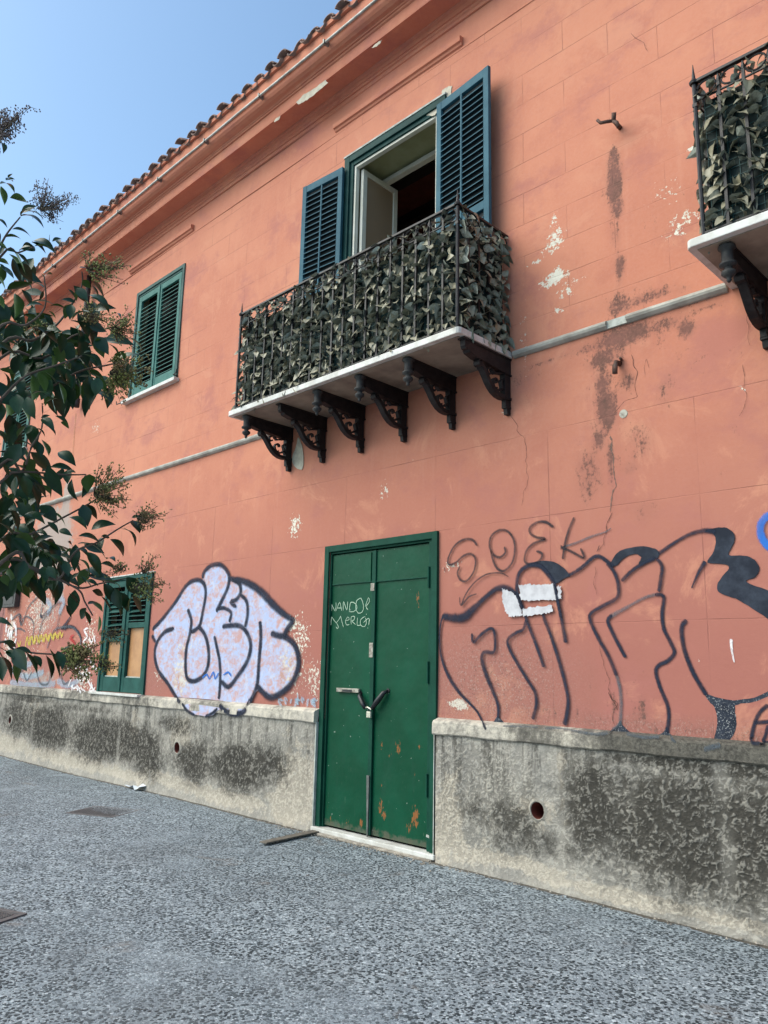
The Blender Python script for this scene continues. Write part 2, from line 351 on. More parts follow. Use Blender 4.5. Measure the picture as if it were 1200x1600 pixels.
def fill(name, c, c2, nsc=9, grit=0):
    t = NT(name); p = t.geo(); n = t.noise(p, nsc, 6, .65)
    cc = t.mix(t.ramp(n, .35, .7), c, c2)
    if grit:
        Z = t.sep(p)[2]
        g = t.math('MULTIPLY', t.ramp(t.noise(p, 110, 3, .6), .58, .64), t.ramp(Z, 1.5, 1.2))
        cc = t.mix(t.math('MULTIPLY', g, .8), cc, (.42, .42, .42))
    return t.fin(cc, .72, t.bump(t.noise(p, 60, 4), .2, .003), spec=.25)
M['fill_black'] = fill('blue_black_paint_fill', (.010, .014, .026), (.040, .050, .072), 6, 1)
M['fill_white'] = fill('white_rolled_paint', (.62, .60, .62), (.47, .45, .47), 14)
M['bare'] = fill('bare_render_patch', (.58, .53, .42), (.42, .36, .29), 14)

# ------------------------------------------------------------------ mesh helpers
class MB:
    def __init__(s): s.v = []; s.f = []; s.uv = None
    def box(s, x0, x1, y0, y1, z0, z1):
        b = len(s.v)
        s.v += [(x0, y0, z0), (x1, y0, z0), (x1, y1, z0), (x0, y1, z0), (x0, y0, z1), (x1, y0, z1), (x1, y1, z1), (x0, y1, z1)]
        s.f += [tuple(b + i for i in q) for q in ((0, 3, 2, 1), (4, 5, 6, 7), (0, 1, 5, 4), (1, 2, 6, 5), (2, 3, 7, 6), (3, 0, 4, 7))]
        return s
    def tube(s, pts, rad, n=8, close=False):
        pts = [Vector(p) for p in pts]; rr = rad if isinstance(rad, (list, tuple)) else [rad] * len(pts)
        rings = []
        a = Vector((0, 0, 1))
        for i, p in enumerate(pts):
            if close: d = pts[(i + 1) % len(pts)] - pts[i - 1]
            else: d = (pts[min(i + 1, len(pts) - 1)] - pts[max(i - 1, 0)])
            d.normalize()
            ref = a if abs(d.dot(a)) < .95 else Vector((1, 0, 0))
            u = d.cross(ref).normalized(); w = u.cross(d)
            b = len(s.v)
            for k in range(n):
                t = 2 * math.pi * k / n; s.v.append(tuple(p + (u * math.cos(t) + w * math.sin(t)) * rr[i]))
            rings.append(b)
        m = len(rings)
        for i in range(m if close else m - 1):
            a0, b0 = rings[i], rings[(i + 1) % m]
            for k in range(n): s.f.append((a0 + k, a0 + (k + 1) % n, b0 + (k + 1) % n, b0 + k))
        if not close:
            s.f.append(tuple(rings[0] + k for k in range(n))[::-1]); s.f.append(tuple(rings[-1] + k for k in range(n)))
        return s
    def lathe(s, prof, c, n=12):       # prof: (r, z) about the vertical through c
        rings = []
        for r, z in prof:
            b = len(s.v); rings.append(b)
            for k in range(n): t = 2 * math.pi * k / n; s.v.append((c[0] + r * math.cos(t), c[1] + r * math.sin(t), c[2] + z))
        for a0, b0 in zip(rings, rings[1:]):
            for k in range(n): s.f.append((a0 + k, a0 + (k + 1) % n, b0 + (k + 1) % n, b0 + k))
        s.f.append(tuple(rings[0] + k for k in range(n))[::-1]); s.f.append(tuple(rings[-1] + k for k in range(n)))
        return s
    def prism(s, poly, axis, a, b):    # poly in the two other axes, extruded along axis
        n = len(poly); base = len(s.v)
        for q in (a, b):
            for (u, w) in poly:
                s.v.append((q, u, w) if axis == 0 else (u, q, w) if axis == 1 else (u, w, q))
        s.f.append(tuple(base + i for i in range(n))); s.f.append(tuple(base + n + i for i in range(n))[::-1])
        for i in range(n): j = (i + 1) % n; s.f.append((base + i, base + n + i, base + n + j, base + j))
        return s
    def mesh(s, name, mat, smooth=False, bevel=0):
        me = bpy.data.meshes.new(name); me.from_pydata(s.v, [], s.f)
        bm = bmesh.new(); bm.from_mesh(me); bmesh.ops.recalc_face_normals(bm, faces=bm.faces)
        if bevel:
            ed = [e for e in bm.edges if len(e.link_faces) == 2 and e.calc_face_angle(0) > .6]
            bmesh.ops.bevel(bm, geom=ed, offset=bevel, segments=2, affect='EDGES', profile=.6)
        bm.to_mesh(me); bm.free()
        if mat: me.materials.append(mat)
        if smooth: me.polygons.foreach_set('use_smooth', [True] * len(me.polygons))
        return me
def link(name, me, parent=None, loc=None):
    o = bpy.data.objects.new(name, me); col.objects.link(o)
    if loc is not None: o.location = loc
    if parent is not None:
        o.parent = parent
        if parent.type == 'EMPTY' and parent.get('_off'): o.matrix_parent_inverse = Matrix.Translation(-Vector(parent['_off'][:]))
    return o
def part(name, mb, mat, parent=None, smooth=False, bevel=0, label=None):
    o = link(name, mb.mesh(name, mat, smooth, bevel), parent)
    if label: o['label'] = label
    return o
def thing(name, label, cat, loc, group=None):
    o = bpy.data.objects.new(name, None); col.objects.link(o); o.location = loc; o['_off'] = tuple(loc)
    o['label'] = label; o['category'] = cat; o.empty_display_size = .2
    if group: o['group'] = group
    return o
def tag(o, label, cat, group=None):
    o['label'] = label; o['category'] = cat
    if group: o['group'] = group
    return o
def struct(o): o['kind'] = 'structure'; return o

# ------------------------------------------------------------------ the pavement
def grid_lines(a, b, step): n = max(1, int(round((b - a) / step))); return list(np.linspace(a, b, n + 1))
def pavement():
    xs = sorted(set([-300, -150, -80, -45] + grid_lines(-30, 8, .25) + [20, 60, 150, 300])); ys = sorted(set([-300, -120, -60, -30, -15] + grid_lines(-8, .2, .2) + [40, 300]))
    me = bpy.data.meshes.new('pavement'); V = []; F = []
    for y in ys:
        for x in xs:
            z = .006 * math.sin(x * 1.3 + y) + .004 * math.sin(x * .7 - 2.3 * y) if -30 < x < 8 and -8 < y < .2 else 0
            V.append((x, y, z - .006))
    n = len(xs)
    for j in range(len(ys) - 1):
        for i in range(n - 1): F.append((j * n + i, j * n + i + 1, (j + 1) * n + i + 1, (j + 1) * n + i))
    me.from_pydata(V, [], F); me.materials.append(M['pave']); me.polygons.foreach_set('use_smooth', [True] * len(F))
    struct(link('pavement', me))
pavement()

# ------------------------------------------------------------------ the house
HX = -5.0
house = thing('pink_house', 'long two storey salmon pink house with green shutters, balconies and graffiti', 'house', (HX, 0, 0))
X0, X1 = -34.0, 5.0
OPEN = dict(balcony_door=(-5.60, -4.32, 4.05, 6.80), up_win=(-10.20, -8.965, 5.25, 6.84), far_win=(-15.15, -14.05, 5.25, 6.84),
            low_win=(-10.34, -9.16, 1.10, 2.58), door=(-5.70, -4.375, 0.04, 2.58), pink_door=(-15.6, -14.12, .04, 2.62),
            bal2=(-.76, .52, 4.05, 6.80), far_win2=(-20.2, -19.1, 5.25, 6.84))
def wall_grid(name, xs, zs, yfun, mat, holes, attrs, parent):
    xs = np.array(sorted(set(np.round(xs, 4)))); zs = np.array(sorted(set(np.round(zs, 4))))
    nx, nz = len(xs), len(zs); XX, ZZ = np.meshgrid(xs, zs); YY = yfun(XX, ZZ)
    V = np.stack([XX, YY, ZZ], -1).reshape(-1, 3)
    cx = (xs[:-1] + xs[1:]) / 2; cz = (zs[:-1] + zs[1:]) / 2; CX, CZ = np.meshgrid(cx, cz); keep = np.ones(CX.shape, bool)
    for (a, b, c, d) in holes: keep &= ~((CX > a) & (CX < b) & (CZ > c) & (CZ < d))
    jj, ii = np.nonzero(keep); i0 = jj * nx + ii
    F = np.stack([i0, i0 + 1, i0 + nx + 1, i0 + nx], -1)
    me = bpy.data.meshes.new(name); me.from_pydata(V.tolist(), [], F.tolist()); me.materials.append(mat)
    me.polygons.foreach_set('use_smooth', [True] * len(me.polygons))
    for k, fn in attrs.items():
        a = me.attributes.new(k, 'FLOAT', 'POINT'); a.data.foreach_set('value', fn(V[:, 0], V[:, 2]).astype(np.float32))
    return link(name, me, parent)
def blobs(lst):
    def fn(X, Z):
        out = np.zeros_like(X)
        for (x, z, rx, rz, amt) in lst:
            d = np.sqrt(((X - x) / rx) ** 2 + ((Z - z) / rz) ** 2)
            out = np.maximum(out, amt * np.clip(1.35 - d, 0, 1) / 1.0)
        return np.clip(out, 0, 1)
    return fn
def axis_lines(a, b, fa, fb, fine, coarse, extra):
    v = grid_lines(a, fa, coarse) + grid_lines(fa, fb, fine) + grid_lines(fb, b, coarse)
    return [q for q in v if all(abs(q - e) > fine * .35 for e in extra)] + list(extra)
hx = [e for o in OPEN.values() for e in o[:2]]; hz = [e for o in OPEN.values() for e in o[2:]]
xs = axis_lines(X0, X1, -12.5, -1.0, .04, .25, hx); zs = axis_lines(1.0, 8.3, 1.0, 6.0, .04, .2, [h for h in hz if h > 1.02])
def bp(x, y, rx, rz, a, Y=0): w = W(x, y, Y); return (w[0], w[1], rx, rz, a)
stain = [bp(958, 250, .07, .10, .75), bp(960, 285, .085, .24, .95), bp(963, 320, .07, .16, .8), bp(962, 360, .05, .25, .55), bp(968, 415, .05, .12, .85), bp(970, 438, .03, .08, .6),
         bp(966, 475, .12, .13, .75), bp(1010, 465, .30, .07, .62), bp(1060, 455, .15, .05, .45),
         bp(975, 525, .30, .11, .88), bp(1030, 510, .28, .08, .62), bp(930, 540, .35, .05, .62), bp(860, 562, .35, .03, .5), bp(1072, 512, .09, .10, .78), bp(1100, 480, .2, .04, .5),
         bp(942, 600, .08, .17, .85), bp(948, 640, .10, .22, .92), bp(938, 685, .07, .12, .78), bp(980, 598, .09, .09, .62), bp(956, 720, .03, .2, .75), bp(960, 770, .025, .3, .6),
         bp(920, 740, .16, .30, .52), bp(1000, 690, .14, .22, .48), bp(1040, 610, .1, .2, .42), bp(985, 732, .1, .06, .55),
         bp(1003, 1110, .05, .12, .7), bp(962, 1100, .05, .1, .6), bp(1003, 878, .05, .05, .7), bp(1010, 800, .15, .15, .35), bp(815, 590, .3, .12, .4),
         bp(960, 280, .2, .5, .30), bp(990, 530, .8, .35, .34), bp(950, 650, .35, .7, .34), bp(1060, 330, .7, .4, .26), bp(1100, 560, .8, .3, .28), bp(960, 1080, .5, .5, .30), bp(810, 640, .4, .8, .24), bp(1150, 700, .6, .6, .22), bp(975, 470, .5, .2, .36),
         bp(958, 235, .05, .05, .8), bp(945, 560, .20, .10, .8), bp(900, 1120, 1.2, .12, .42), bp(1100, 1150, 1.2, .10, .40), bp(440, 1100, .8, .1, .35), bp(990, 495, .7, .03, .85), bp(1090, 470, .3, .03, .7)]
chip = [bp(866, 345, .05, .10, .60), bp(868, 372, .12, .12, .68), bp(862, 390, .14, .06, .68), bp(835, 411, .10, .03, .78), bp(866, 436, .18, .08, .84), bp(870, 425, .08, .06, .9), bp(885, 455, .10, .08, .66), bp(872, 485, .10, .05, .62), bp(900, 440, .12, .04, .52),
        bp(1082, 230, .06, .035, .92), bp(1075, 340, .22, .07, .60), bp(1055, 365, .10, .07, .56), bp(1040, 300, .2, .15, .42), bp(1160, 608, .03, .04, .8), bp(1183, 655, .02, .04, .7),
        bp(820, 520, .06, .5, .45), bp(718, 1100, .14, .055, .93), bp(700, 885, .15, .08, .52), bp(772, 1100, .03, .03, .6),
        bp(462, 822, .13, .17, .66), bp(600, 768, .09, .13, .55), bp(645, 720, .03, .03, .6), bp(790, 645, .05, .04, .8), bp(565, 705, .05, .03, .7),
        bp(822, 570, .06, .3, .35), bp(700, 150, .10, .05, 0), bp(150, 668, .2, .15, .5), bp(250, 500, .03, .03, .5), bp(234, 458, .1, .05, .5),
        bp(455, 975, .22, .12, .72), bp(470, 1000, .2, .35, .58), bp(460, 1050, .25, .3, .55), bp(490, 1060, .2, .3, .55), bp(290, 1060, .25, .25, .62), bp(250, 1050, .2, .2, .5),
        bp(140, 1000, .35, .5, .55), bp(130, 1060, .4, .25, .62), bp(40, 1040, .6, .5, .5), bp(60, 960, .9, .8, .52), bp(15, 1000, .35, .7, .7), bp(475, 720, .02, .2, .4), bp(555, 660, .03, .3, .5),
        bp(1030, 1065, .02, .02, .0), bp(1095, 1035, .02, .02, .6)]
grey = [bp(80, 850, 1.2, 1.0, .70), bp(102, 800, .22, .8, .80), bp(100, 870, .22, 1.0, .80), bp(70, 960, 1.2, .6, .50), bp(104, 776, .12, .25, .8), bp(60, 1060, 1.3, .25, .55)]
grit = [(-3.75, 1.35, .75, .45, .9), (-3.9, 1.15, .6, .2, .9), (-2.4, 1.12, 2.0, .08, .7), (-6.0, 1.2, .5, .3, .5), (-8.9, 1.25, .5, .3, .5), (-4.2, 1.5, .2, .3, .4), (-12, 1.3, 2, .3, .5)]
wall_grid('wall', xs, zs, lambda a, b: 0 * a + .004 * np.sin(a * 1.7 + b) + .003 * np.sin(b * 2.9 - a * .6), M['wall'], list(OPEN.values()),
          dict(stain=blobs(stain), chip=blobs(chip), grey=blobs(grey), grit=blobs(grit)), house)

# body behind the facade, so that the roof is carried and no sky shows through
def shell():
    mb = MB(); th = .45
    mb.box(X0, X0 + .02, .0, 9, 0, 8.3); mb.box(X1 - .02, X1, .0, 9, 0, 8.3); mb.box(X0, X1, 8.98, 9, 0, 8.3)
    part('side_wall', mb, M['cornice'], house)
shell()
def reveal(o, depth, mat, name='reveal', y0=.0):
    a, b, c, d = o; mb = MB(); t = .015
    mb.box(a - t, a, y0 + .006, depth, c - t, d + t); mb.box(b, b + t, y0 + .006, depth, c - t, d + t)
    mb.box(a, b, y0 + .006, depth, d, d + t); mb.box(a, b, y0 + .006, depth, c - t, c)
    return part(name, mb, mat, house)

# plinth with ledge -------------------------------------------------
def n2d(X, Z, f, seed):
    r = np.random.RandomState(seed); o = 0
    for _ in range(6):
        a, b, c = r.uniform(-1, 1), r.uniform(-1, 1), r.uniform(0, 6.3); o = o + np.sin(f * (a * X + b * Z) * 2 + c)
    return o / 6
PY = -.045
_rs = np.random.RandomState(17); _lat = _rs.rand(257, 257)
def vnoise(x, y):                       # smooth lattice noise, 0..1
    xi = np.floor(x).astype(int); yi = np.floor(y).astype(int); fx = x - xi; fy = y - yi; fx = fx * fx * fx * (fx * (fx * 6 - 15) + 10); fy = fy * fy * fy * (fy * (fy * 6 - 15) + 10)
    g = lambda a, b: _lat[a % 256, b % 256]
    return (g(xi, yi) * (1 - fx) + g(xi + 1, yi) * fx) * (1 - fy) + (g(xi, yi + 1) * (1 - fx) + g(xi + 1, yi + 1) * fx) * fy
def relief(X, Z):                       # short curled ridges of mortar thrown on with a trowel
    wx = X + .016 * (vnoise(X * 30 + 5, Z * 30) - .5) * 2; wz = Z + .016 * (vnoise(X * 30, Z * 30 + 40) - .5) * 2
    a = 1 - np.abs(vnoise(wx * 66, wz * 84 + 9) * 2 - 1); b = vnoise(wx * 84 + 30, wz * 104)
    gate = np.clip((vnoise(wx * 42 + 70, wz * 42 + 11) - .30) * 2.6, 0, 1)
    return np.clip(.62 * a ** 2.4 * (.15 + .85 * gate) + .50 * b ** 2.0 + .12 * (vnoise(X * 130, Z * 130) - .5), 0, 1)
dark = [(-2.1, .52, 1.15, .50, .92), (-2.90, .62, .30, .42, .88), (-1.5, .55, .9, .52, .95), (-3.55, .42, .38, .28, .66), (-3.9, .45, .25, .2, .58), (-3.3, .28, .6, .14, .55), (-2.0, .92, 1.2, .08, .85),
        (-7.0, .44, .70, .32, .92), (-6.5, .50, .5, .28, .72), (-7.8, .42, .7, .32, .78), (-8.2, .78, .7, .18, .66), (-8.9, .45, .6, .42, .84), (-9.8, .6, .8, .3, .85), (-10.2, .50, 1.3, .38, .92), (-9.4, .5, .9, .36, .84), (-11.8, .55, 1.2, .42, .95), (-13.0, .6, .8, .42, .74), (-12.5, .9, 1.5, .08, .7), (-10.5, .85, 2.0, .08, .6),
        (-16, .5, 2, .4, .8), (0.5, .5, 2, .4, .85), (4, .5, 2, .4, .8)]
warm = [(-4.15, .35, .22, .40, .85), (-4.2, .15, .5, .2, .8), (-3.35, .5, .3, .14, .62), (-3.6, .12, .8, .07, .85), (-2.6, .07, 1.2, .06, .9), (-1.2, .07, 1.5, .05, .9), (-3.12, .8, .05, .4, .55), (-6.0, .4, .45, .5, .72), (-6.1, .2, .4, .3, .85), (-7.2, .12, .9, .10, .95), (-8.3, .17, .9, .1, .8),
        (-8.1, .68, .35, .25, .75), (-9.5, .12, 1.2, .09, .85), (-11.0, .15, 2.0, .13, .9), (-13.5, .2, 1.6, .18, .9), (-9.2, .7, .3, .3, .5), (-12.3, .85, .3, .3, .6), (-20, .15, 6, .1, .8)]
rough_ = [(-1.6, .5, 2.0, .6, 1.0), (-3.9, .5, .8, .6, .75), (-7, .5, 3, .6, .6), (-12, .5, 3, .6, .5)]
def seam_attr(X, Z):
    o = np.zeros_like(X)
    for x, w in ((-3.135, .035), (-2.005, .04), (-9.62, .03), (-12.35, .03), (-7.55, .025)): o = np.maximum(o, np.clip(1.6 - np.abs(X - x - .012 * np.sin(Z * 9 + x)) / w, 0, 1) * (.55 + .35 * np.sin(Z * 13 + x * 5)))
    return o
def plinth(a, b):
    holes = [(-3.382, -3.262, .443, .567), (-8.244, -8.124, .48, .60), (-13.28, -13.16, .495, .615)]
    inside = [h for h in holes if a < h[0] < b]
    xs = axis_lines(a, b, max(a, -14.0), min(b, -.9), (.0072 if a > -5 else .0120), .12, [e for h in inside for e in h[:2]]) if b > -14 and a < -.9 else grid_lines(a, b, .12)
    zs = sorted(set([round(q, 3) for q in grid_lines(-.02, .975, .0072 if a > -5 else .0120)] + [e for h in inside for e in h[2:]]))
    def yf(X, Z):
        y = PY - .012 * n2d(X, Z, 1.6, 3) - .006 * n2d(X, Z, 7, 5) - .0115 * (relief(X, Z) - .3) * np.clip(blobs(rough_)(X, Z) + .15, 0, 1) * (1 - .75 * np.clip(seam_attr(X, Z) * 1.3, 0, 1)) - .02 * np.clip((.16 - Z) / .16, 0, 1) ** 2 * (1 + n2d(X, Z, 6, 9))
        return np.where((X <= a + .03) | (X >= b - .03), PY, y)
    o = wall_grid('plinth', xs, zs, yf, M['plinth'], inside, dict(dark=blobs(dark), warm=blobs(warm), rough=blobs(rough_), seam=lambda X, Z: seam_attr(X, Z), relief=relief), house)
    mb = MB(); mb.box(a, a + .012, PY, .1, -.02, .97); mb.box(b - .012, b, PY, .1, -.02, .97); part('plinth_edge', mb, M['limew'], house)
    xs2 = grid_lines(a, b, .05); prof = [(0.0, 1.092), (-.030, 1.084), (-.062, 1.074), (-.074, 1.058), (-.076, 1.0), (-.076, .972), (-.066, .962), (-.03, .958)]
    V = []; F = []; r = random.Random(int(a * 10) & 255)
    for i, x in enumerate(xs2):
        jit = .003 * math.sin(x * 9) + .002 * r.uniform(-1, 1)
        for k, (y, z) in enumerate(prof): V.append((x, y + (jit if 0 < k < 7 else 0), z + (jit * .8 if 0 < k < 7 else 0)))
    n = len(prof)
    for i in range(len(xs2) - 1):
        for k in range(n - 1): F.append((i * n + k, i * n + k + 1, (i + 1) * n + k + 1, (i + 1) * n + k))
    V0 = len(V)
    F.append(tuple(range(n))); F.append(tuple((len(xs2) - 1) * n + k for k in range(n))[::-1])
    me = bpy.data.meshes.new('plinth_ledge'); me.from_pydata(V, [], F); me.materials.append(M['ledge'])
    A = np.array(V)
    ld = blobs([(-2.2, 1.02, 1.1, .3, .95), (-1.2, 1.02, .9, .3, .95), (-12.5, 1, 1.6, .3, .70), (-16, 1, 3, .3, .8), (2, 1, 3, .3, .9), (-9.2, 1.0, .9, .3, .58), (-3.3, 1, .5, .3, .62), (-7.6, 1.0, .8, .3, .52), (-4.0, 1.0, .4, .3, .40), (-6.3, 1.0, .5, .3, .42), (-10.8, 1.0, .9, .3, .6)])
    at = me.attributes.new('dark', 'FLOAT', 'POINT'); at.data.foreach_set('value', ld(A[:, 0], A[:, 2]).astype(np.float32))
    link('plinth_ledge', me, house)
    for h in inside:      # drain pipe ends let into the plinth
        cx, cz, rr = (h[0] + h[1]) / 2, (h[2] + h[3]) / 2, .055
        ring = MB(); n = 24; V = []; F = []
        for rad, y in ((.086, PY - .004), (rr + .006, PY - .014), (rr, PY - .008), (rr, PY + .14)):
            for k in range(n): t = 2 * math.pi * k / n; sq = 1 if rad < .07 else 1 + .10 * math.sin(3 * t + 1) + .05 * math.sin(7 * t); ring.v.append((cx + rad * sq * math.cos(t), y, cz + rad * sq * 1.05 * math.sin(t)))
        for q in range(3):
            for k in range(n): ring.f.append((q * n + k, q * n + (k + 1) % n, (q + 1) * n + (k + 1) % n, (q + 1) * n + k))
        ring.f.append(tuple(3 * n + k for k in range(n)))
        d = part('drain_hole', ring, M['crumbring'], house, smooth=False, label='round drain hole with a red pipe let into the grey plinth')
        d.data.materials.append(M['hole'])
        for i, f in enumerate(d.data.polygons):
            if sum(d.data.vertices[v].co.y for v in f.vertices) / len(f.vertices) > PY - .008 and (Vector((f.center.x - cx, 0, f.center.z - cz)).length < rr + .003): f.material_index = 1
def ledge_mat():
    t = NT('plinth_ledge_render'); p = t.geo(); n = t.math('ADD', t.math('MULTIPLY', t.math('SUBTRACT', t.noise(p, 8, 8, .75), .5), 2.2), .5); n2 = t.math('ADD', t.math('MULTIPLY', t.math('SUBTRACT', t.noise(p, 48, 5, .75), .5), 1.8), .5)
    c = t.mix(t.ramp(n, .25, .75), (.60, .54, .45), (.42, .38, .33))
    f = t.math('SUBTRACT', t.math('ADD', t.attr('dark'), t.math('ADD', t.math('MULTIPLY', n, .5), t.math('MULTIPLY', n2, .5))), 1.0)
    c = t.mix(t.ramp(f, -.30, .35, 0, .9), c, t.mix(t.ramp(n2, .2, .8), (.015, .014, .012), (.115, .105, .088)))
    c = t.mix(t.ramp(n2, .74, .90, 0, .7), c, (.16, .14, .12))
    return t.fin(c, .92, t.bump(n2, .6, .006), spec=.2)
M['ledge'] = ledge_mat()
M['crumbring'] = simple('grey_mortar_ring', (.40, .36, .30), .95, .3, 22, (.17, .155, .135), .8, amt=.8)
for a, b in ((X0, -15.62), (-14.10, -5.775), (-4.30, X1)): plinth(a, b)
# cornice ------------------------------------------------------------
def sweep_x(name, prof, x0, x1, mat, step=.5, wob=0.0, label=None):
    xs_ = grid_lines(x0, x1, step); V = []; F = []; n = len(prof)
    for i, x in enumerate(xs_):
        for k, (y, z) in enumerate(prof):
            V.append((x, y + wob * math.sin(x * 2.1 + k), z + wob * math.sin(x * 1.3 + 2 * k)))
    for i in range(len(xs_) - 1):
        for k in range(n - 1): F.append((i * n + k, i * n + k + 1, (i + 1) * n + k + 1, (i + 1) * n + k))
    F.append(tuple(range(n))[::-1]); F.append(tuple((len(xs_) - 1) * n + k for k in range(n)))
    me = bpy.data.meshes.new(name); me.from_pydata(V, [], F); me.materials.append(mat)
    o = link(name, me, house)
    if label: o['label'] = label
    return o
sweep_x('cornice', [(.0, 7.585), (-.016, 7.592), (-.018, 7.630), (-.032, 7.636), (-.036, 7.655), (-.052, 7.662), (-.056, 7.70), (-.080, 7.712), (-.085, 7.727),
                    (-.285, 7.722), (-.297, 7.715), (-.302, 7.74), (-.302, 7.845), (-.318, 7.850), (-.320, 7.868), (-.334, 7.872), (-.338, 7.885),
                    (-.352, 7.888), (-.380, 7.895), (-.410, 7.915), (-.430, 7.945), (-.440, 7.975), (-.462, 7.985), (-.468, 8.00), (-.468, 8.115), (-.40, 8.125), (.0, 8.125)],
        X0, X1, M['cornice'], .35, .0022)
# flaked bits on the cornice edge
def flat_poly(name, pts, y, mat, parent, th=.004, jitter=0.0, sub=5, label=None, attrs=None):
    """a flat patch in the plane of the wall; outline in (x, z); jittered edge"""
    r = random.Random(len(pts) * 7 + int(abs(pts[0][0]) * 100)); out = []
    n = len(pts)
    for i in range(n):
        a = Vector((*pts[i],)); b = Vector((*pts[(i + 1) % n],))
        for k in range(sub):
            q = a.lerp(b, k / sub); out.append((q.x + r.uniform(-jitter, jitter), q.y + r.uniform(-jitter, jitter)))
    V = [(x, y, z) for x, z in out] + [(x, y + th, z) for x, z in out]; m = len(out)
    F = [tuple(range(m))] + [(i, (i + 1) % m, m + (i + 1) % m, m + i) for i in range(m)]
    me = bpy.data.meshes.new(name); me.from_pydata(V, [], F)
    bm = bmesh.new(); bm.from_mesh(me); bmesh.ops.triangulate(bm, faces=[f for f in bm.faces if len(f.verts) > 4], ngon_method='EAR_CLIP'); bmesh.ops.recalc_face_normals(bm, faces=bm.faces); bm.to_mesh(me); bm.free()
    me.materials.append(mat); o = link(name, me, parent)
    if label: o['label'] = label
    return o
def smooth_closed(pts, k=4):
    out = []; n = len(pts)
    for i in range(n):
        p0, p1, p2, p3 = (Vector(pts[(i + j) % n]) for j in (-1, 0, 1, 2))
        for s in range(k):
            t = s / k; out.append(tuple(.5 * ((2 * p1) + (-p0 + p2) * t + (2 * p0 - 5 * p1 + 4 * p2 - p3) * t * t + (-p0 + 3 * p1 - 3 * p2 + p3) * t ** 3)))
    return out
flat_poly('bare_patch', [W(*q, -.306) for q in ((463, 160), (475, 147), (492, 138), (508, 125), (512, 130), (497, 143), (480, 156), (466, 163))], -.306, M['bare'], house, jitter=.006)
flat_poly('bare_patch', [W(*q, -.306) for q in ((430, 186), (438, 181), (436, 187), (428, 191))], -.306, M['bare'], house, jitter=.005)
flat_poly('bare_patch', [W(*q, -.306) for q in ((580, 75), (592, 64), (597, 62), (590, 72))], -.306, M['bare'], house, jitter=.006)
flat_poly('bare_patch', smooth_closed([W(*q) for q in ((467, 683), (474, 704), (474, 731), (466, 733), (458, 724), (458, 712), (463, 700))], 3), -.008, M['bare'], house, jitter=.003, sub=2, label='pale bare render patch below the balcony')
# chipped plaster over the balcony door
for pts in (((667, 182), (676, 168), (684, 164), (690, 156), (700, 152), (701, 158), (692, 170), (680, 180)), ((690, 152), (692, 142), (700, 136), (707, 136), (706, 148), (700, 154)), ((540, 254), (543, 245), (556, 240), (575, 226), (600, 212), (610, 204), (606, 211), (585, 226), (560, 242), (548, 252))):
    flat_poly('bare_patch', [W(*q) for q in pts], -.010, M['bare'], house, jitter=.008, sub=4)
# pipe under the tiles
mb = MB()
mb.tube([(x, -.492, 7.944 - .004 * math.sin(x * 3)) for x in grid_lines(-12.75, X1, .8)], .015, 10); part('gutter_pipe', mb, M['pipe'], house, True)
for x in grid_lines(-12.4, X1 - .2, 1.15): mb = MB(); mb.box(x - .010, x + .010, -.515, -.44, 7.918, 7.972); part('pipe_clamp', mb, M['zinc'], house, bevel=.003)
